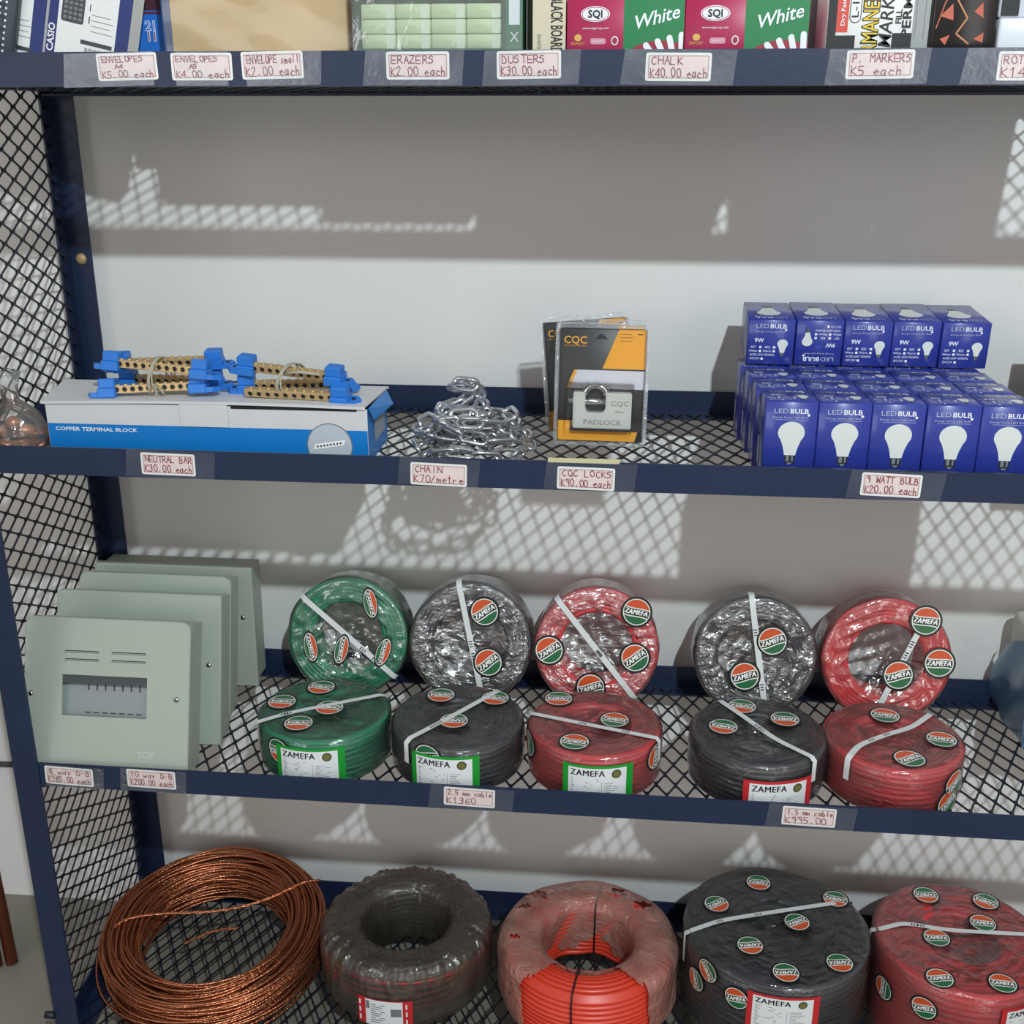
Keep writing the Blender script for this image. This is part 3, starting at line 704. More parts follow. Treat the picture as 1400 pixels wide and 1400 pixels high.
b.add(pts, fs, 0, True); b.build('cling_film', red_film, t)
for th in (-98, 82):
    b = MB(); a = math.radians(th); pth = []
    for r_, z in [(q[0]+.002 if q[0] > .1 else q[0]-.002, q[1]+.001) for q in torus_prof(.137, .071, .105, 4, .02)][:-1]: pth.append((r_*math.cos(a), r_*math.sin(a), z))
    b.tube(pth, .0014, 6, True); b.build('tie_wrap', black_p, t)

# two big wrapped rolls
cable_roll('large black cable roll with red-edged paper label on the bottom shelf', .139, .143, .06, 'black', (1.075, .192, b4), (0, 0, 0),
    [(-.017, .096, 165), (-.088, .036, 205), (.100, .066, 155), (.032, .005, 200), (-.045, -.055, 180), (.082, -.080, 178), (.001, -.108, 175)],
    [(-140, .125, 120), (-119, .108, 5), (-150, .09, 100)], [(-.130, -.030), (-.08, .0), (.098, .056)], (-92, .066, .086, .062, lab_red), 'black', 'large wrapped cable rolls', .0215, 21, no=14, tail=.05, jit=.0028)
cable_roll('large red cable roll at the right end of the bottom shelf', .127, .143, .055, 'red', (1.350, .190, b4), (0, 0, 0),
    [(-.038, -.009, -8), (.041, .032, -15), (-.055, -.096, 0), (.032, -.098, -15), (-.03, .092, 170), (.06, .085, 140)],
    [(-156, .084, 80), (-100, .07, 0), (-125, .10, 10)], [(-.116, .004), (-.079, .021), (-.015, .009), (.116, .012)], (-58, .066, .080, .055, lab_red), 'red', 'large wrapped cable rolls', .0215, 22, no=14, tail=.05, jit=.0028)

# ------------------------------------------------------------------ shelf 2: copper terminal block box
z2 = S[1] + .0062
bl = mat('carton_blue', (10, 118, 196), .4); wh = mat('carton_white', (206, 206, 208), .5, noise=.03, nscale=30)
t = thing('terminal_block_carton', 'white and blue carton lettered COPPER TERMINAL BLOCK with its lid ajar', 'box', (.085, .06, z2))
Wb, Db, Hb = .415, .116, .071; sk = -.030
b = MB()
P = [(0,0,0),(Wb,0,0),(Wb,Db,0),(sk,Db,0),(0,0,Hb),(Wb,0,Hb),(Wb,Db,Hb-.001),(sk,Db,Hb-.001)]
b.add(P, [(0,1,5,4)], 0); b.add(P, [(2,3,7,6),(3,0,4,7),(0,3,2,1)], 0); b.add(P, [(1,2,6,5)], 1)
F = frame((0, -.0004, 0), (1, 0, 0), (0, 0, 1)); F2 = frame((0, -.0007, 0), (1, 0, 0), (0, 0, 1)); F3 = frame((0, -.0010, 0), (1, 0, 0), (0, 0, 1))
rect(b, .0005, .0085, Wb-.0005, .0435, F, 1); put_text(b, 'COPPER TERMINAL BLOCK', frame((.064, -.0008, .0365), (1, 0, 0), (0, 0, 1)), .0068, 2, fit=.108, bold=.015)
poly(b, ell(.366, .0235, .0285, .0285, 36), F2, 7); rect(b, .242, Hb-.0032, .402, Hb+.0004, F, 5); ring(b, ell(.366, .0235, .029, .029, 36), ell(.366, .0235, .0278, .0278, 36), F3, 3)  # black strip below the lid edge paints the shade of its gap
bar_pts = [(.345, .018), (.384, .0245), (.386, .0315), (.347, .025)]; poly(b, bar_pts, F3, 4)
F4 = frame((0, -.0013, 0), (1, 0, 0), (0, 0, 1))
for k in range(8): poly(b, ell(.3505+k*.0042, .0222+k*.0007, .0013, .0013, 10), F4, 5)
b.add([(Wb+.0006, .035, .020), (Wb+.0006, .10, .020), (Wb+.0006, .10, .046), (Wb+.0006, .035, .046)], [(0,1,2,3)], 6)
b.build('carton_body', [wh, bl, logo_w, print_grey, mat('picture_pale', (240, 240, 240), .5), black_p, mat('side_print_grey', (150, 160, 172), .5), mat('picture_grey', (184, 190, 200), .5)], t)
b = MB(); lid = .0014; nx = 24
for i in range(nx):
    def zz(u): return Hb + .0015 + .004*math.sin(PI*min(1, u*1.0))*(u > 0) + (.004*max(0, u-.5))
    u0, u1 = i/nx, (i+1)/nx
    q = []
    for u in (u0, u1):
        xf = -.004 + (Wb+.002)*u; xb = sk + (Wb - sk + .004)*u
        q += [(xf, -.003, zz(u)), (xb, Db+.001, Hb + .002)]
    b.add([q[0], q[2], q[3], q[1]], [(0,1,2,3)], 0)
    b.add([(v[0], v[1], v[2]-lid) for v in (q[0], q[2], q[3], q[1])], [(3,2,1,0)], 0)
    b.add([q[0], (q[0][0], q[0][1], q[0][2]-.0035), (q[2][0], q[2][1], q[2][2]-.0035), q[2]], [(0,1,2,3)], 0)
    b.add([q[3], (q[3][0], q[3][1], q[3][2]-.0035), (q[1][0], q[1][1], q[1][2]-.0035), q[1]], [(0,1,2,3)], 0)
b.build('lid', wh, t)
b = MB(); b.box((.176, -.0022, .044), (.238, -.0012, .0745)); b.build('lid_tuck_flap', wh, t)
b = MB(); b.add([(Wb+.001, .004, Hb), (Wb+.001, Db-.004, Hb), (Wb+.012, Db-.012, Hb-.018), (Wb+.006, .010, Hb-.016)], [(0,1,2,3),(3,2,1,0)]); b.build('side_flap', bl, t)

# neutral bars tied in bundles on the carton
clip_blue = mat('bright_blue_plastic', (40, 118, 205), .4); twine = mat('jute_twine', (172, 166, 150), .9, bump=.5, bscale=300)
def neutral_bar(label, T, L=.118, both=True, group='brass neutral bars on the carton'):
    o = thing('neutral_bar', label, 'terminal bar', (0, 0, 0), (0, 0, 0), group); o.matrix_world = T
    b = MB(); b.rbox((-L/2, -.0050, 0), (L/2, .0050, .0105), .0006, 0, n=1, smooth=False)
    n = 10
    for i in range(n):
        x = -L/2 + .008 + i*(L-.016)/(n-1)
        b.lathe([(.0038, .0), (.0038, .0006), (.0032, .0006), (.0030, .0001), (0, .0001)], 14, 0, frame((x, -.0051, .0053), (1, 0, 0), (0, 0, 1)))
        poly(b, ell(x, .0053, .0031, .0031, 14), frame((0, -.0053, 0), (1, 0, 0), (0, 0, 1)), 1)
        b.lathe([(0, .0016), (.0024, .0016), (.0028, .0008), (.0028, 0)], 12, 0, frame((x, 0, .0105), (1, 0, 0), (0, 1, 0)))
    b.build('brass_bar', [brass, dark], o)
    for s in ((-1, 1) if both else (1,)):
        b = MB(); x = s*(L/2 + .004)
        b.rbox((x-.0115, -.0115, -.0045), (x+.0115, .0095, .0080), .0012, 0, n=1, smooth=False); b.rbox((x-.0105, -.0085, .0075), (x+.0105, .0085, .0200), .0012, 0, n=1, smooth=False)
        tp = [(s*(L/2+.012), -.010), (s*(L/2+.024), -.010), (s*(L/2+.031), 0), (s*(L/2+.024), .009), (s*(L/2+.012), .009)]
        if s < 0: tp = tp[::-1]
        for zz_, fl in ((.0030, 1), (-.0035, 0)): b.add([(p_[0], p_[1], zz_) for p_ in tp], [tuple(range(5)) if fl else tuple(range(5))[::-1]])
        for i in range(5): a, c = tp[i], tp[(i+1) % 5]; b.add([(a[0], a[1], -.0035), (c[0], c[1], -.0035), (c[0], c[1], .0030), (a[0], a[1], .0030)], [(0,1,2,3)])
        poly(b, ell(s*(L/2+.021), 0, .0032, .0032, 14), Matrix.Translation((0, 0, .0032)), 1)
        b.build('insulator_foot', [clip_blue, dark], o)
    return o
zt = z2 + Hb + .0075
def RT(x, y, z, rz=0, ry=0, rx=0): return Matrix.Translation((x, y, z)) @ Matrix.Rotation(rz, 4, 'Z') @ Matrix.Rotation(ry, 4, 'Y') @ Matrix.Rotation(rx, 4, 'X')
d2 = math.radians
neutral_bar('brass neutral bar lowest in the left tied bundle, nearest the viewer', RT(.219, .086, zt+.002, d2(5), d2(-3), d2(-12)), .108)
neutral_bar('brass neutral bar lowest in the left tied bundle, towards the wall', RT(.226, .130, zt+.003, d2(-4), d2(-1), d2(8)), .110)
neutral_bar('brass neutral bar on top of the left tied bundle, sloping down to the right', RT(.222, .094, zt+.0275, d2(-5), d2(3), d2(-8)), .112)
neutral_bar('brass neutral bar on top of the left tied bundle, towards the wall', RT(.228, .121, zt+.0285, d2(5), d2(-2), d2(6)), .112)
neutral_bar('brass neutral bar lowest in the right tied bundle, nearest the viewer', RT(.398, .086, zt-.001, d2(-3), d2(1), d2(14)), .120, False)
neutral_bar('brass neutral bar lowest in the right tied bundle, towards the wall', RT(.390, .124, zt+.002, d2(6), d2(-1), d2(8)), .110)
neutral_bar('brass neutral bar on top of the right tied bundle', RT(.394, .103, zt+.0235, d2(-7), d2(4), d2(8)), .110)
for k, (x, lab) in enumerate(((.220, 'twine tied round the left bundle of neutral bars'), (.392, 'twine tied round the right bundle of neutral bars'))):
    b = MB(); rr = random.Random(k)
    for j in range(3):
        pth = []
        for i in range(28):
            a = 2*PI*i/28; pth.append((x + (j-1)*.004 + .003*math.sin(a+j) + (0 if k == 0 else .006*math.cos(a)), .108 + .0310*math.cos(a), zt + .0170 + (.0250 if k == 0 else .0200)*math.sin(a)))
        b.tube(pth, .0012, 6, True)
    if k == 0: b.tube([(x+.003, .081, zt+.012), (x+.006, .078, zt+.004), (x+.004, .076, zt-.003), (x+.008, .074, zt-.0045)], .0012, 6); b.tube([(x+.003, .081, zt+.012), (x+.012, .078, zt+.006), (x+.016, .077, zt+.002)], .0011, 6)
    else: b.tube([(x, .087, zt+.03), (x+.02, .085, zt+.032), (x+.045, .086, zt+.029)], .002, 6)
    tag(b.build('twine_tie', twine), lab + ' on the carton', 'twine')

# plastic bag of copper lugs
lug_m = mat('copper_lug', (190, 128, 98), .36, .5, bump=.3, bscale=200)
rr = random.Random(12)
where = ['at the bottom of the bag', 'near the top of the bag', 'at the right of the bag']
spots = [(.030, .055, 0, 'lowest left'), (.055, .05, .2, 'lowest right'), (.045, .075, .9, 'low at the back'), (.026, .062, 1.4, 'upper left'), (.056, .066, .5, 'upper right'), (.042, .056, 2.1, 'topmost')]
for k, (x, y, a, w_) in enumerate(spots):
    zc = z2 + (.012 if k < 3 else .030 if k < 5 else .044)
    b = MB(); b.tube([(-.018, 0, 0), (-.004, .001, .001), (.006, .0, 0)], .0062, 12); b.rbox((.004, -.008, -.0016), (.024, .008, .0016), .001, n=1)
    o = b.build('copper_lug', lug_m); o.location = (x, y, zc); o.rotation_euler = (rr.uniform(-.5, .5), rr.uniform(-.4, .4), a); o.scale = (1.15, 1.25, 1.25)
    tag(o, f'copper cable lug inside the clear bag, {w_} of the heap', 'cable lug', 'copper lugs in the clear bag')
bag_m = film('clear_bag', (176, 182, 178), .13, .05, .12, .6, 30.)
Jb = jitter_fn(31, .006)
b = MB(); b.lathe([(.001, .001), (.026, .001), (.036, .012), (.039, .030), (.034, .050), (.022, .062), (.010, .072), (.012, .090), (.018, .106), (.012, .110)], 40, jit=lambda p, a, r, z: Jb(p, a, r, z) + Vector((-.10*max(0, z-.05), 0, 0)))
o = b.build('plastic_bag', bag_m); o.location = (.043, .060, z2); tag(o, 'knotted clear plastic bag holding copper lugs at the left end of the shelf', 'bag')

# chain heap: every link its own mesh
zinc = mat('galvanised_steel', (206, 210, 216), .2, .92, bump=.15, bscale=120)
t = thing('steel_chain', 'heap of shiny galvanised steel chain on the mesh shelf behind the CHAIN label', 'chain', (.617, .130, z2))
def link_me():
    b = MB(); L, Wd, r = .041, .0225, .0030; pth = []; st = (L-Wd)/2
    for i in range(24):
        a = 2*PI*i/24; x = (Wd/2-r)*math.cos(a); y = (Wd/2-r)*math.sin(a); pth.append((y, x + (st if x >= 0 else -st), 0) if False else ((x + (st if x >= 0 else -st)), y, 0))
    b.tube(pth, r, 8, True); o = b.build('link', zinc); me = o.data; bpy.data.objects.remove(o); return me
LM = link_me(); rr = random.Random(21)
path = []; a = 0.
for i in range(90):
    layer = i/89
    lim = .094*(1 - .42*layer)
    rad = lim*(.60 + .40*math.sin(i*.50 + 1.3*math.sin(i*.21)))
    a += .034/max(.026, rad) * (1 if (i//23) % 2 == 0 else -1) + rr.uniform(-.2, .2)
    x = rad*1.0*math.cos(a); y = rad*.90*math.sin(a)
    rho = math.hypot(x, y/.9); z = .003 + .044*layer*max(0, 1 - (rho/.104)**3) + .014*rr.random()*(1 if layer > .15 else .2)
    path.append(Vector((x, y + .012*layer, z)))
path += [Vector((-.022, .026, .052)), Vector((-.010, .030, .062)), Vector((.002, .026, .072)), Vector((.006, .018, .080)), Vector((-.006, .018, .085)), Vector((-.016, .026, .080))]
for i in range(len(path)):
    d = (path[min(i+1, len(path)-1)] - path[max(i-1, 0)]).normalized()
    q = d.to_track_quat('X', 'Z').to_matrix().to_4x4() @ Matrix.Rotation(d2(28 if i % 2 else -48) + rr.uniform(-.3, .3), 4, 'X')
    p = path[i].copy(); lowest = abs((q @ Vector((0, .0088, 0))).z) + abs((q @ Vector((.0180, 0, 0))).z)*.6 + .0027
    p.z = max(p.z, lowest - .0005)
    o = bpy.data.objects.new('link', LM); C.objects.link(o); o.parent = t; o.matrix_local = Matrix.Translation(p) @ q

# padlock blister packs
amber = mat('amber_card', (232, 164, 34), .45); cardk = mat('black_card', (40, 40, 42), .45); silver = mat('satin_nickel', (206, 206, 200), .34, .25)
blister = film('blister_plastic', (190, 194, 198), .03, .0, .06, .10, 20.); rim_m = film('blister_rim', (196, 200, 204), .34, .10, .10, .5, 60.)
def pack(label, loc, rot):
    t = thing('padlock_pack', label, 'padlock pack', loc, rot, 'carded padlocks'); t.scale = (1.09, 1.0, 1.09)
    Wp, Hp = .112, .147
    b = MB(); T = frame((0, .0, 0), (1, 0, 0), (0, 0, 1))
    b.rbox((-Wp/2+.0035, 0, .005), (Wp/2-.0035, .0012, Hp-.006), .0004, 0, n=1)
    T1 = frame((0, -.0003, 0), (1, 0, 0), (0, 0, 1)); T2 = frame((0, -.0006, 0), (1, 0, 0), (0, 0, 1)); xl, xr = -Wp/2+.004, Wp/2-.004; zt_ = Hp-.0065
    poly(b, [(.0005, zt_-.047), (xr, zt_-.047), (xr, zt_), (.019, zt_)], T1, 1)
    poly(b, [(xl+.012, zt_-.071), (xr, zt_-.071), (xr, zt_-.049), (xl+.021, zt_-.049)], T1, 2)
    poly(b, [(xl+.010, zt_-.071), (xl+.014, zt_-.071), (xl+.023, zt_-.049), (xl+.019, zt_-.049)], T2, 1)
    poly(b, [(xl, .006), (xr-.010, .006), (xr-.003, .030), (xl, .030)], T1, 1); poly(b, [(xl+.015, .018), (xr, .018), (xr, .030), (xl+.019, .030)], T2, 0)
    put_text(b, 'CQC', frame((xl+.0195, -.0007, zt_-.014), (1, 0, 0), (0, 0, 1)), .0125, 1, fit=.027, bold=.02)
    put_text(b, 'SAFETY CHOICE WORLDWIDE', frame((xl+.0195, -.0007, zt_-.0205), (1, 0, 0), (0, 0, 1)), .0024, 1, fit=.027)
    for k in range(3): rect(b, xr-.032, zt_-.006-k*.004, xr-.018+(k % 2)*.002, zt_-.0052-k*.004, T2, 3)
    rect(b, xr-.011, zt_-.006, xr-.0045, zt_-.0048, T2, 0)
    poly(b, [(-.010, zt_-.012), (.006, zt_-.012), (.003, zt_-.009), (0, zt_-.006), (-.004, zt_-.006), (-.006, zt_-.009)], T2, 4)
    b.build('backing_card', [cardk, amber, mat('pale_lilac_print', (206, 206, 214), .45), mat('amber_small_print', (150, 104, 30), .5), dark], t)
    b = MB()
    for r0, r1, y in (((Wp/2, Hp, .004), None, 0),):
        o_ = rrect(-Wp/2, .0, Wp/2, Hp, .006); i_ = rrect(-Wp/2+.004, .004, Wp/2-.004, Hp-.004, .004)
        ring(b, o_, i_, frame((0, -.001, 0), (1, 0, 0), (0, 0, 1)), 1)
        n = len(o_)
        for i in range(n): c0, c1 = o_[i], o_[(i+1) % n]; b.add([(c0[0], -.001, c0[1]), (c0[0], .003, c0[1]), (c1[0], .003, c1[1]), (c1[0], -.001, c1[1])], [(0,1,2,3)], 1)
        i2 = rrect(-Wp/2+.0055, .0055, Wp/2-.0055, Hp-.0055, .004); f_ = [(p_[0]*.97, .003+p_[1]*.97) for p_ in i2]
        for A, B, ya, yb, mi_ in ((i_, i2, -.001, -.004, 1), (i2, f_, -.004, -.0055, 0)):
            for i in range(n):
                j = (i+1) % n; b.add([(A[i][0], ya, A[i][1]), (A[j][0], ya, A[j][1]), (B[j][0], yb, B[j][1]), (B[i][0], yb, B[i][1])], [(0,1,2,3)], mi_, True)
        bx = rrect(-.041, .0205, .041, .0795, .004); bx2 = [(p_[0]*.96+.0004, p_[1]*.96+.0016) for p_ in bx]
        # clear front sheet with a raised dome round the lock
        poly(b, f_, frame((0, -.0055, 0), (1, 0, 0), (0, 0, 1)), 0)
        nb = len(bx)
        for i in range(nb): j = (i+1) % nb; b.add([(bx[i][0], -.0056, bx[i][1]), (bx[j][0], -.0056, bx[j][1]), (bx2[j][0], -.0225, bx2[j][1]), (bx2[i][0], -.0225, bx2[i][1])], [(0,1,2,3)], 0, True)
        poly(b, bx2, frame((0, -.0225, 0), (1, 0, 0), (0, 0, 1)), 0)
    b.build('blister_cover', [blister, rim_m], t)
    # the padlock: block body with U slot, bar shackle and lettering
    b = MB(); x0, x1, z0, z1_ = -.0325, .0370, .0240, .0670; sx0, sx1, sz = -.0180, .0060, .0430
    out = [(x0, z0), (x1, z0), (x1, z1_), (sx1, z1_), (sx1, sz+.004), (sx1-.003, sz), (sx0+.003, sz), (sx0, sz+.004), (sx0, z1_), (x0, z1_)]
    n = len(out); bm = bmesh.new(); vs_ = [bm.verts.new((p_[0], -.020, p_[1])) for p_ in out]; f = bm.faces.new(vs_)
    r_ = bmesh.ops.extrude_face_region(bm, geom=[f]); bmesh.ops.translate(bm, vec=(0, .0165, 0), verts=[v for v in r_['geom'] if isinstance(v, bmesh.types.BMVert)])
    bmesh.ops.recalc_face_normals(bm, faces=bm.faces[:]); bmesh.ops.bevel(bm, geom=bm.edges[:], offset=.0012, segments=2, affect='EDGES'); bmesh.ops.triangulate(bm, faces=[f for f in bm.faces if len(f.verts) > 4]); b.bm(bm, 0, False)
    Tt = frame((.0030, -.0204, .0315), (1, 0, 0), (0, 0, 1)); put_text(b, 'PADLOCK', Tt, .0085, 1, fit=.045)
    put_text(b, 'CQC', frame((.0230, -.0204, .0545), (1, 0, 0), (0, 0, 1)), .0080, 1, fit=.021); put_text(b, '60mm', frame((.0230, -.0204, .0450), (1, 0, 0), (0, 0, 1)), .0042, 1)
    b.build('padlock_body', [silver, mat('engraved_grey', (120, 120, 116), .5)], t)
    b = MB(); b.tube([(-.0385, -.012, .0555), (.012, -.012, .0555)], .0040, 12); b.tube([(-.006 + .0125*math.cos(a), -.012, .0640 + .0105*math.sin(a)) for a in [PI*i/14 for i in range(15)]], .0042, 10); b.build('shackle', chrome, t)
    return t
pack('front carded padlock in a blister pack, standing above the CQC LOCKS label', (.7845, .172, z2+.0005), (d2(-5), d2(.6), 0))
pack('carded padlock in a blister pack, just behind the front one', (.7835, .204, z2+.0005), (d2(-4), d2(.8), 0))
pack('rearmost carded padlock, leaning left behind the other two', (.772, .236, z2+.0005), (d2(-6), d2(-4.5), d2(3)))

# LED bulb boxes
bx_blue = mat('bulb_box_blue', (44, 58, 146), .30, coat=.3); bulb_w = mat('printed_bulb_white', (214, 218, 216), .3); led_g = mat('printed_silver', (178, 182, 205), .3)
cap_g = mat('printed_cap_grey', (120, 128, 134), .3); cap_d = mat('printed_cap_dark', (40, 46, 54), .35); out_w = mat('printed_white', (232, 234, 240), .3)
def bulb_shape(k):
    r = []
    for i in range(27): a = d2(-58) + (2*PI - d2(64))*i/26 + 0; r.append((math.cos(a), math.sin(a)))
    pts = [(.42, -2.05), (.47, -1.75)] + [(.55, -1.35), (.68, -.92)] + [(math.cos(a), math.sin(a)) for a in [d2(-38) + d2(256)*i/24 for i in range(25)]] + [(-.68, -.92), (-.55, -1.35), (-.47, -1.75), (-.42, -2.05)]
    return [(x*k, y*k) for x, y in pts]
def draw_bulb(b, cx, cy, k, T, T2, base):
    T = T @ Matrix.Translation((0, cy, 0)) @ Matrix.Diagonal((1, .87, 1, 1)); T2 = T2 @ Matrix.Translation((0, cy, 0)) @ Matrix.Diagonal((1, .87, 1, 1)); cy = 0
    pts = bulb_shape(k)
    n = len(pts); b.add([(0+cx, cy-.4*k, 0)] + [(p_[0]+cx, p_[1]+cy, 0) for p_ in pts], [(0, 1+i, 1+(i+1) % n) for i in range(n)], base, False, T)
    capo = [(-.28, -2.04), (.28, -2.04), (.36, -2.1), (.36, -2.62), (.2, -2.85), (-.2, -2.85), (-.36, -2.62), (-.36, -2.1)]
    poly(b, [(cx+p_[0]*k*1.12, cy+p_[1]*k*1.01) for p_ in reversed(capo)][::-1], T, base+2); poly(b, [(cx+x*k, cy+y*k) for x, y in ((-.27, -2.08), (.27, -2.08), (.27, -2.6), (-.27, -2.6))][::1][::-1][::-1], T2, base+1)
    rect(b, cx-.02*k, cy-2.6*k, cx+.13*k, cy-2.08*k, frame_shift(T2), base+2); poly(b, [(cx-.2*k, cy-2.72*k), (cx+.2*k, cy-2.72*k), (cx+.1*k, cy-2.9*k), (cx-.1*k, cy-2.9*k)][::-1][::-1], T2, base+1)
def frame_shift(T): return T @ Matrix.Translation((0, 0, .0001))
BW, BH = .0606, .0990
def bulb_box_mesh():
    b = MB(); b.rbox((-BW/2, -BW/2, 0), (BW/2, BW/2, BH), .0012, 0, n=1)
    for s in (1, -1):   # front and back: the big bulb
        T = frame((0, -s*(BW/2+.0002), 0), (s, 0, 0), (0, 0, 1)); T2 = frame((0, -s*(BW/2+.0004), 0), (s, 0, 0), (0, 0, 1))
        put_text(b, 'LED', T @ Matrix.Translation((-.0118, .0875, 0)), .0082, 5, fit=.0165); put_text(b, 'BULB', T @ Matrix.Translation((.0088, .0875, 0)), .0082, 6, fit=.021, bold=.016)
        put_text(b, 'Energy Saving Light Bulb', T @ Matrix.Translation((-.001, .0803, 0)), .0032, 5, fit=.040); rect(b, -.018, .0771, .020, .0775, T, 5)
        poly(b, ell(.0200, .0833, .0016, .0016, 12), T, 6)
        draw_bulb(b, .0015, .0618, .0154, T, T2, 1)
    # top: the data panel
    T = frame((0, 0, BH+.0002), (1, 0, 0), (0, 1, 0)); T2 = frame((0, 0, BH+.0004), (1, 0, 0), (0, 1, 0))
    put_text(b, 'LED', T @ Matrix.Translation((-.012, .0215, 0)), .0080, 5, fit=.0165); put_text(b, 'BULB', T @ Matrix.Translation((.0085, .0215, 0)), .0080, 6, fit=.021, bold=.016)
    put_text(b, 'Energy Saving Light Bulb', T @ Matrix.Translation((-.001, .0145, 0)), .0030, 5, fit=.038); poly(b, ell(.0185, .0172, .0015, .0015, 12), T, 6)
    put_text(b, '9W', T @ Matrix.Translation((-.015, .0025, 0)), .0078, 6, bold=.02)
    for k, (a, c) in enumerate((('E27', 'B22'), ('White', 'Warm'))):
        put_text(b, a, T @ Matrix.Translation((-.022, -.0065-k*.0052, 0)), .0042, 6); put_text(b, c, T @ Matrix.Translation((-.004, -.0065-k*.0052, 0)), .0042, 6)
        rect(b, -.0145, -.0080-k*.0052, -.0115, -.005-k*.0052, T, 6); rect(b, .0035, -.0080-k*.0052, .0065, -.005-k*.0052, T, 6)
    put_text(b, 'AC85-265V 50/60Hz', T @ Matrix.Translation((-.010, -.0168, 0)), .0040, 6, fit=.032); put_text(b, 'DC12V', T @ Matrix.Translation((-.0195, -.0220, 0)), .0042, 6); rect(b, -.0115, -.0236, -.0085, -.0206, T, 6)
    draw_bulb(b, .0155, -.0015, .0068, T, T2, 1)
    for s in (1, -1):   # sides: specification strips
        T = frame((s*(BW/2+.0002), 0, 0), (0, s, 0), (0, 0, 1)); rr = random.Random(4)
        rect(b, -.022, .012, -.006, .046, T, 5)
        for k in range(10): rect(b, -.022, .052+k*.0042, -.022 + rr.uniform(.02, .042), .0535+k*.0042, T, 5)
    o = b.build('bulb_box', [bx_blue, bulb_w, cap_g, cap_d, black_p, led_g, out_w]); me = o.data; bpy.data.objects.remove(o); return me
BM = bulb_box_mesh(); rr = random.Random(9)
colw = ['leftmost', 'second from left', 'middle', 'second from right', 'rightmost']; roww = ['front row', 'second row', 'third row', 'fourth row']
for r_ in range(4):
    for c in range(5):
        o = bpy.data.objects.new('bulb_box', BM); C.objects.link(o)
        o.location = (1.0105 + c*.0614 + rr.uniform(-.0004, .0004) - r_*.004, .0655 + r_*.0612, z2); o.rotation_euler = (0, 0, rr.uniform(-.006, .006))
        tag(o, f'blue LED bulb box standing upright in the {roww[r_]}, {colw[c]}', 'bulb box', 'blue LED bulb boxes')
for c in range(5):
    o = bpy.data.objects.new('bulb_box', BM); C.objects.link(o); x = 1.0060 + c*.0617 - (.001 if c == 0 else 0)
    base = Matrix.Translation((x, .2295+.002*(c % 2), z2+BH+.0008+BW/2+.001)) @ Matrix.Rotation(d2(4.2 + .4*(c % 2)), 4, 'X') @ Matrix.Rotation(d2(-1+.6*c), 4, 'Z')
    base = base @ Matrix.Rotation(PI/2, 4, 'X') @ Matrix.Rotation(PI if c == 1 else 0, 4, 'Z') @ Matrix.Translation((0, 0, -BH))
    o.matrix_world = base
    tag(o, f'blue LED bulb box lying {"upside down " if c == 1 else ""}on top of the stack, {colw[c]}', 'bulb box', 'blue LED bulb boxes')
b = MB(); b.rbox((1.372, .19, z2), (1.45, .33, z2+.12), .003); tag(b.build('carton', mat('dark_carton', (52, 56, 62), .6)), 'dark carton at the right edge beside the bulb boxes', 'box')

# ------------------------------------------------------------------ shelf 3: wrapped parcel at the right edge
bagblue = mat('bluish_plastic', (92, 122, 150), .3, noise=.3, nscale=16, bump=.4, bscale=22)
t = thing('wrapped_parcel', 'pale parcel in a blue plastic bag at the right edge of the cable shelf', 'parcel', (1.466, .292, b3))
b = MB(); b.rbox((-.05, -.062, .0), (.08, .078, .155), .012, n=3); b.build('parcel_block', mat('cream_wrap', (196, 194, 180), .45, noise=.1, nscale=12, bump=.3, bscale=25), t)
b = MB(); Jp = jitter_fn(61, .006); pv = []
nu, nv = 14, 12
for i in range(nu+1):
    for j in range(nv+1):
        u, v = i/nu, j/nv
        x = -.064 + .02*max(0, v-.55)+ .004*math.sin(9*u+5*v); y = -.075 + .155*u; z = .002 + (.125 + .02*math.sin(4*u))*v*(1-.15*u)
        pv.append((x, y, z))
b.add(pv, [(i*(nv+1)+j, (i+1)*(nv+1)+j, (i+1)*(nv+1)+j+1, i*(nv+1)+j+1) for i in range(nu) for j in range(nv)], 0, True)
pv = []
for i in range(nu+1):
    for j in range(nv+1):
        u, v = i/nu, j/nv
        pv.append((-.064 + .145*u, -.075 + .008*math.sin(7*u+4*v), .002 + (.125 - .09*u + .01*math.sin(8*u))*v))
b.add(pv, [(i*(nv+1)+j, (i+1)*(nv+1)+j, (i+1)*(nv+1)+j+1, i*(nv+1)+j+1) for i in range(nu) for j in range(nv)], 0, True)
b.build('plastic_bag', bagblue, t)

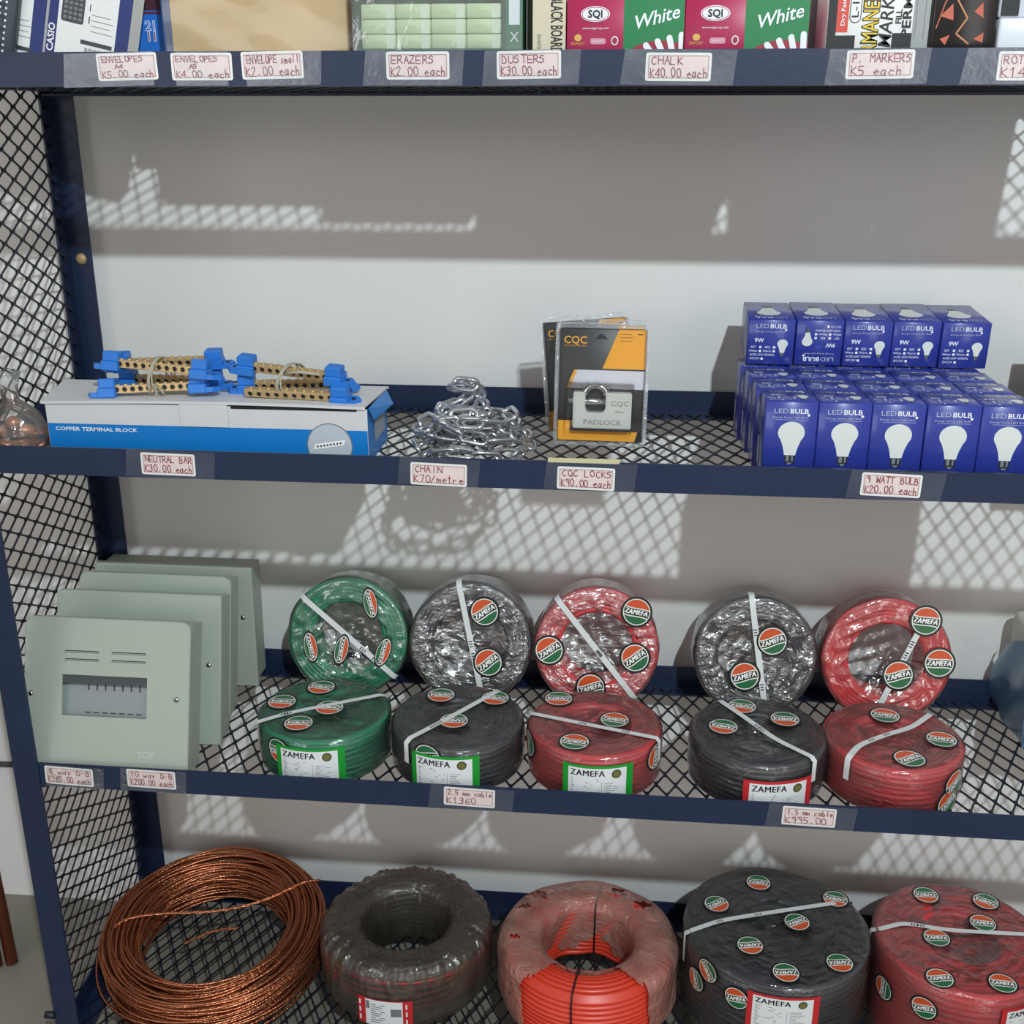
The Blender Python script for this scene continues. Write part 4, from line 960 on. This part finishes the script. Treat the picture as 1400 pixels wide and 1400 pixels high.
# ------------------------------------------------------------------ shelf 1: stationery seen from just below the shelf
z1 = S[0] + .0062
navyp = mat('navy_print', (28, 44, 110), .4)
def calc_box(label, x, y, w, h, dep, roll, dev=False, plain=False):
    t = thing('calculator_box', label, 'calculator box', (x, y, z1+.001+w*math.sin(d2(roll))), (d2(-3), d2(roll), 0), 'boxed calculators')
    b = MB(); b.box((0, 0, 0), (w, dep, h), 0); T = frame((0, -.0003, 0), (1, 0, 0), (0, 0, 1)); T2 = frame((0, -.0006, 0), (1, 0, 0), (0, 0, 1))
    rect(b, w-.016, 0, w, h, T, 1)
    if not plain:
        rect(b, 0, 0, .011, h, T, 1)
        put_text(b, 'CASIO', frame((.0055, -.0006, .030), (0, 0, 1), (-1, 0, 0)), .011, 2, bold=.02)
        b.add([(p_[0], p_[1], 0) for p_ in rrect(.015, .051, .042, .10, .003)], [tuple(range(24))], 3, False, T2)
        for i in range(4):
            for j in range(6): rect(b, .0175+i*.006, .054+j*.0055, .0175+i*.006+.0042, .054+j*.0055+.0034, frame((0, -.0008, 0), (1, 0, 0), (0, 0, 1)), 4)
        rect(b, .041, .0305, .079, .0350, T2, 3)
        for k in range(15): rect(b, .047+k*.0019, .0155, .047+k*.0019+(.0008 if k % 3 else .0013), .0270, T2, 4)
        for k in range(4): rect(b, .051, .046+k*.006, .078-.004*(k % 2), .0465+k*.006, T2, 4)
        rect(b, .048, .054, .0492, .062, T2, 3); rect(b, .048, .068, .0492, .075, T2, 3)
    else: rect(b, .004, .0215, w-.018, .0255, T2, 3)
    b.build('carton', [white_c, navyp, logo_w, mat('picture_dark', (58, 62, 68), .4), print_grey], t)
    if dev:
        b = MB(); b.rbox((-.022, -.016, .008), (w*.70, -.001, h), .004, 0, n=2); dT = frame((0, -.0163, 0), (1, 0, 0), (0, 0, 1))
        for i in range(3, 7):
            for j in range(8): b.add([(p_[0], p_[1], 0) for p_ in rrect(-.044+i*.0145, .016+j*.0135, -.034+i*.0145, .024+j*.0135, .002, 2)], [tuple(range(12))], 1, False, dT)
            for j in range(8): [rect(b, -.042+i*.0145+q*.0072, .0170+j*.0135+q2*.0068, -.0395+i*.0145+q*.0072, .0193+j*.0135+q2*.0068, frame((0, -.0166, 0), (1, 0, 0), (0, 0, 1)), 2) for q in (0, 1) for q2 in (0, 1)]
        rect(b, -.018, .128, w*.66, h-.006, dT, 3)
        b.build('calculator', [mat('calculator_body', (62, 72, 78), .35), mat('calculator_keys', (48, 56, 60), .4), out_w, mat('lcd_grey_green', (132, 152, 138), .25)], t)
    return t
calc_box('calculator on a white and navy card at the far left of the top shelf', .019, .105, .093, .155, .03, 13, dev=True)
calc_box('white calculator box with navy edges, a small picture and a barcode', .1185, .105, .098, .160, .03, 13)
calc_box('white and navy calculator box half hidden beside the kraft envelopes', .1580, .160, .038, .150, .025, 9, plain=True)
t = thing('blue_pack', 'bright blue printed pack squeezed between calculator box and kraft envelopes', 'pack', (.2050, .178, z1+.006))
b = MB(); b.box((0, 0, 0), (.035, .05, .100)); T = frame((0, -.0004, 0), (1, 0, 0), (0, 0, 1)); T2 = frame((0, -.0007, 0), (1, 0, 0), (0, 0, 1))
rect(b, 0, .078, .034, .095, T, 1); rect(b, .0, .074, .034, .0765, T2, 3)
for s_, zz_, mi in (('21', .060, 2), ('11', .048, 3)): put_text(b, s_, frame((.020, -.0008, zz_), (1, 0, 0), (0, 0, 1)), .015, 2, bold=.05); put_text(b, s_, frame((.020, -.0011, zz_), (1, 0, 0), (0, 0, 1)), .015, mi if mi != 2 else 0, bold=.0)
b.build('printed_box', [mat('bright_blue_print', (36, 108, 200), .35), mat('dark_wine_print', (66, 34, 46), .4), out_w, mat('wine_print', (110, 36, 52), .4)], t)
kraft = mat('kraft_paper', (196, 170, 128), .7, noise=.08, nscale=14, bump=.1, bscale=30)
t = thing('envelope_pack', 'pack of brown kraft envelopes in clear plastic standing on the top shelf', 'envelopes', (.279, .100, z1))
b = MB()
for k in range(8): b.box((.0+.0006*(k % 3), .004+k*.005, .0), (.209-.0006*(k % 2), .0085+k*.005, .14))
b.build('kraft_envelopes', kraft, t)
b = MB(); pv = []; nu, nv = 20, 10
for i in range(nu+1):
    for j in range(nv+1):
        u, v = i/nu, j/nv; pv.append((-.006 + .224*u, -.002 + .003*math.sin(7*u+3*v)*math.sin(9*v+2*u), .001 + .15*v))
b.add(pv, [(i*(nv+1)+j, (i+1)*(nv+1)+j, (i+1)*(nv+1)+j+1, i*(nv+1)+j+1) for i in range(nu) for j in range(nv)], 0, True)
b.add([(-.006, -.002, .001), (-.006, .046, .001), (-.006, .046, .15), (-.006, -.002, .15)], [(0,1,2,3)]); b.add([(.218, -.002, .001), (.218, .046, .001), (.218, .046, .15), (.218, -.002, .15)], [(0,1,2,3)])
b.build('clear_sleeve', film('clear_sleeve_film', (210, 205, 196), .05, .01, .12, .12, 14.), t)
# eraser box
t = thing('eraser_box', 'clear-fronted box holding pale green erasers above the ERAZERS label', 'box', (.5035, .064, z1))
b = MB(); b.box((0, .003, 0), (.006, .06, .125), 0); b.box((.1645, .003, 0), (.1685, .06, .125), 0); b.box((.006, .056, 0), (.1645, .06, .125), 0); b.box((.006, .003, 0), (.1645, .056, .0335), 1)
b.box((.1685, .004, 0), (.187, .06, .125), 1); T = frame((0, .0036, 0), (1, 0, 0), (0, 0, 1)); rect(b, .172, .058, .184, .105, T, 2); put_text(b, 'X', frame((.178, .0034, .045), (1, 0, 0), (0, 0, 1)), .014, 2)
b.build('tray', [mat('dark_green_card', (44, 66, 52), .5), mat('green_card', (34, 104, 66), .5), out_w], t)
b = MB(); b.box((-.002, -.0008, .0), (.1875, .0, .126)); b.box((-.002, 0, 0), (-.0012, .06, .126)); b.build('clear_lid', film('clear_lid_film', (205, 215, 210), .07, .05, .08, .15, 30.), t)
er = mat('pale_green_eraser', (198, 212, 172), .5); erl = mat('eraser_sleeve_white', (214, 222, 202), .4)
b = MB(); b.rbox((0, 0, 0), (.0386, .045, .0150), .0012, 0, n=1); T = frame((0, -.0003, 0), (1, 0, 0), (0, 0, 1)); rect(b, .028, .0004, .037, .0146, T, 1); rect(b, .010, .006, .022, .0085, T, 2)
proto = b.build('eraser', [er, erl, mat('eraser_faint_print', (186, 204, 158), .5)]); me = proto.data; bpy.data.objects.remove(proto)
for j in range(3):
    for i in range(4):
        o = bpy.data.objects.new('eraser', me); C.objects.link(o); o.location = (.5035+.0066+i*.0394, .064+.005, z1+.0338+j*.0156)
        tag(o, f'pale green wrapped eraser in the clear box, {["lowest visible", "middle", "top"][j]} row, {["leftmost", "second from left", "third from left", "rightmost"][i]}', 'eraser', 'pale green erasers in the box')
# blackboard duster box
t = thing('duster_box', 'cream box lettered BLACK BOARD beside the maroon chalk boxes', 'box', (.6910, .062, z1))
b = MB(); b.box((0, .060, 0), (.012, .12, .13), 1); b.box((.0122, -.012, 0), (.0480, .12, .13), 0)
put_text(b, 'BLACK BOARD', frame((.0375, -.0124, .0560), (0, 0, -1), (1, 0, 0)), .0180, 2, fit=.056, bold=.015); put_text(b, 'DUSTER', frame((.019, -.0124, .038), (0, 0, -1), (1, 0, 0)), .005, 2)
b.build('carton', [mat('cream_card', (206, 196, 170), .55), mat('grey_green_glassy', (120, 130, 122), .2), black_p], t)
# chalk boxes
mag = mat('magenta_print', (168, 32, 78), .4); cgreen = mat('chalk_box_green', (28, 122, 70), .4); ell_r = mat('maroon_print', (150, 40, 60), .4); gold = mat('gold_print', (214, 170, 90), .4)
def chalk(label, x, w, y):
    t = thing('chalk_box', label, 'chalk box', (x, y, z1), (0, 0, 0), 'boxes of white chalk')
    b = MB(); h = .0835; b.rbox((0, 0, 0), (w, .26, h), .0008, 0, n=1); T = frame((0, -.0003, 0), (1, 0, 0), (0, 0, 1)); T2 = frame((0, -.0006, 0), (1, 0, 0), (0, 0, 1)); T4 = frame((0, -.0009, 0), (1, 0, 0), (0, 0, 1)); m = w*.485  # unseen depth stretched back so the carton blocks light through the mesh
    rect(b, m, .0005, w-.0004, h-.0005, T, 1)
    # maroon arc with chalk sticks rising to the right
    arc = [(m+.012, .0)] + [(w*.80 + .044*math.cos(a), .010 + .030*math.sin(a)) for a in [PI - PI*.62*i/14 for i in range(15)]] + [(w-.0005, .038), (w-.0005, .0)]
    poly(b, [(min(w-.0005, p_[0]), p_[1]) for p_ in arc][::-1], T2, 2)
    for k in range(5):
        a = d2(128-12*k); cx, cz = m+.033+k*.0098, .024+.0024*k; L = .020; dx, dz = math.cos(a), math.sin(a); nx_, nz_ = -dz, dx
        pts = [(cx-dx*L+nx_*.0032, cz-dz*L+nz_*.0032), (cx-dx*L-nx_*.0032, cz-dz*L-nz_*.0032)] + [(cx+dx*L*.7+.0032*math.cos(a-PI/2+PI*i/6), cz+dz*L*.7+.0032*math.sin(a-PI/2+PI*i/6)) for i in range(7)]
        poly(b, [(min(w-.001, max(m, p_[0])), max(.0005, p_[1])) for p_ in pts][::-1][::-1], T4, 3)
    put_text(b, 'White', T4 @ Matrix.Translation((m+(w-m)*.52, .062, 0)) @ Matrix.Rotation(d2(14), 4, 'Z'), .019, 3, fit=.047, shear=.35, bold=.012)
    poly(b, ell(m*.50, .0665, .0155, .0078, 32), T2, 3); ring(b, ell(m*.50, .0665, .0145, .0070, 32), ell(m*.50, .0665, .0138, .0064, 32), T4, 0)
    put_text(b, 'SQI', T4 @ Matrix.Translation((m*.50, .0662, 0)), .0105, 4, bold=.03)
    put_text(b, 'www.sqigroup.com', T2 @ Matrix.Translation((m*.51, .0525, 0)), .0032, 3, fit=.028)
    poly(b, ell(m*.20, .043, .004, .0035, 14), T2, 5); put_text(b, 'EXPORT', T2 @ Matrix.Translation((m*.20, .037, 0)), .004, 5); poly(b, rrect(m*.42, .0365, m*.69, .0425, .002), T2, 6); poly(b, ell(m*.85, .0400, .0038, .0046, 18), T2, 3); poly(b, ell(m*.85, .0400, .0028, .0034, 18), T4, 2)
    put_text(b, 'QUALITY', T4 @ Matrix.Translation((m*.555, .0395, 0)), .0030, 3)
    b.build('carton', [mag, cgreen, ell_r, out_w, black_p, gold, mat('pink_print', (206, 140, 160), .4)], t)
    b = MB(); b.box((w*.50, .02, h+.001), (w*.98, .055, h+.014)); b.build('white_box_lid', white_c, t)
chalk('maroon and green box of white chalk, next to the black board duster box', .7405, .1255, .045)
chalk('maroon and green box of white chalk, second one, above the CHALK label right end', .8665, .1300, .045)
# grey bag between chalk and markers
b = MB(); Jg = jitter_fn(77, .004); b.lathe([(.001, .0), (.017, .0), (.019, .03), (.017, .06), (.014, .09), (.008, .12)], 24, jit=Jg)
o = b.build('plastic_bag', mat('smoky_plastic', (140, 146, 150), .2, bump=.6, bscale=40, noise=.3, nscale=20)); o.location = (1.006, .14, z1); tag(o, 'smoky grey plastic bag between the chalk and the marker boxes', 'bag')
# permanent marker box
t = thing('marker_box', 'white black and red box lettered PERMANENT MARKER standing on end', 'marker box', (1.0150, .046, z1))
b = MB(); b.rbox((0, 0, 0), (.105, .14, .13), .0008, 0, n=1); T = frame((0, -.0003, 0), (1, 0, 0), (0, 0, 1)); T2 = frame((0, -.0006, 0), (1, 0, 0), (0, 0, 1)); Tu = lambda x, z, e=.0008: frame((x, -e, z), (0, 0, 1), (-1, 0, 0))
rect(b, .0005, .0005, .0095, .1295, T, 1); rect(b, .0095, .047, .0215, .1295, T, 2); rect(b, .0095, .0005, .0300, .044, T, 1); rect(b, .068, .0005, .0880, .046, T, 1); rect(b, .088, .0005, .1045, .1295, T, 4)
put_text(b, 'Dry Fast / Waterproof', Tu(.0160, .088), .0060, 3, bold=.01, fit=.07)
ring(b, rrect(.0225, .056, .0345, .098, .0058), rrect(.0232, .0567, .0338, .0973, .0052), T2, 5); put_text(b, 'L-106', Tu(.0285, .077), .0105, 5, fit=.031)
put_text(b, 'PERMANENT', Tu(.0455, .0545), .0225, 6, fit=.088, bold=.05); put_text(b, 'PERMANENT', Tu(.0455, .0545, .0012), .0225, 7, fit=.085, bold=.0)
put_text(b, 'MARKER', Tu(.0615, .0655), .0190, 5, fit=.068, shear=.15, bold=.005); put_text(b, 'FILL', Tu(.0735, .062), .0085, 5, bold=.02); put_text(b, 'PERM', Tu(.0820, .062), .0125, 5, fit=.040, bold=.02)
rect(b, .0905, .04, .0912, .12, T2, 8); rect(b, .0995, .04, .1002, .12, T2, 8); put_text(b, 'M', Tu(.005, .083), .006, 3)
b.build('carton', [white_c, black_p, mat('marker_red', (206, 70, 56), .4), out_w, mat('marker_grey', (150, 156, 154), .35), black_p, mat('outline_black', (18, 18, 20), .4), mat('yellow_print', (232, 196, 40), .4), print_grey], t)
# black pack with orange zigzag
t = thing('black_pack', 'glossy black pack printed with orange zigzag lines', 'pack', (1.1220, .046, z1))
b = MB(); b.rbox((0, 0, 0), (.0660, .12, .14), .003, 0, n=2); T = frame((0, -.0006, 0), (1, 0, 0), (0, 0, 1))
def zig(pts, w_, mi):
    for a, c in zip(pts, pts[1:]):
        a = Vector(a+(0,)); c = Vector(c+(0,)); d = (c-a).normalized(); n_ = Vector((-d.y, d.x, 0))*w_/2; b.add([a-n_, c-n_, c+n_, a+n_], [(0,1,2,3)], mi, False, T)
zig([(.026, .135), (.036, .098), (.024, .078), (.036, .060), (.026, .045), (.040, .035)], .0016, 1); zig([(.005, .05), (.012, .075), (.020, .088)], .0012, 2)
for tri in ([(.008, .062), (.020, .074), (.022, .058)], [(.042, .066), (.050, .075), (.052, .060)], [(.010, .040), (.020, .044), (.016, .034)], [(.044, .040), (.054, .046), (.054, .036)]): poly(b, tri[::-1], T, 2); 
b.build('printed_box', [mat('gloss_black_print', (34, 30, 30), .2), mat('copper_print', (196, 130, 84), .35), mat('orange_print', (188, 92, 70), .4)], t)
b = MB(); b.rbox((1.1905, .044, z1), (1.335, .26, z1+.06), .003, 0, n=2); b.rbox((1.1895, .050, z1+.0602), (1.338, .26, z1+.14), .003, 1, n=2)
rect(b, 1.192, z1+.062, 1.21, z1+.135, frame((0, .0494, 0), (1, 0, 0), (0, 0, 1)), 2)
tag(b.build('paper_ream', [mat('gloss_white_wrap', (214, 218, 226), .22), mat('white_wrap', (206, 210, 220), .25), black_p]), 'glossy white wrapped paper ream at the right end of the top shelf', 'paper')

# ------------------------------------------------------------------ left of the rack: copper rods on the floor, wall conduit
rod_m = mat('copper_rod', (160, 92, 66), .38, .8, noise=.15, nscale=9)
for k, (x, y, w_) in enumerate(((-.2035, .225, 'right'), (-.2260, .215, 'middle'), (-.2500, .222, 'left'))):
    b = MB(); b.tube([(x, y, .001), (x-.13, y+.15, 1.1)], .0105, 14)
    tag(b.build('copper_rod', rod_m), f'copper earth rod leaning on the wall left of the rack, {w_} of the bundle', 'rod', 'copper rods leaning beside the rack')
b = MB(); b.tube([(-1.4, YW-.005, .292), (-.02, YW-.005, .284)], .0046, 10)
tag(b.build('wall_cable', mat('dark_grey_cable', (58, 60, 62), .6)), 'dark cable running along the wall left of the rack', 'cable')
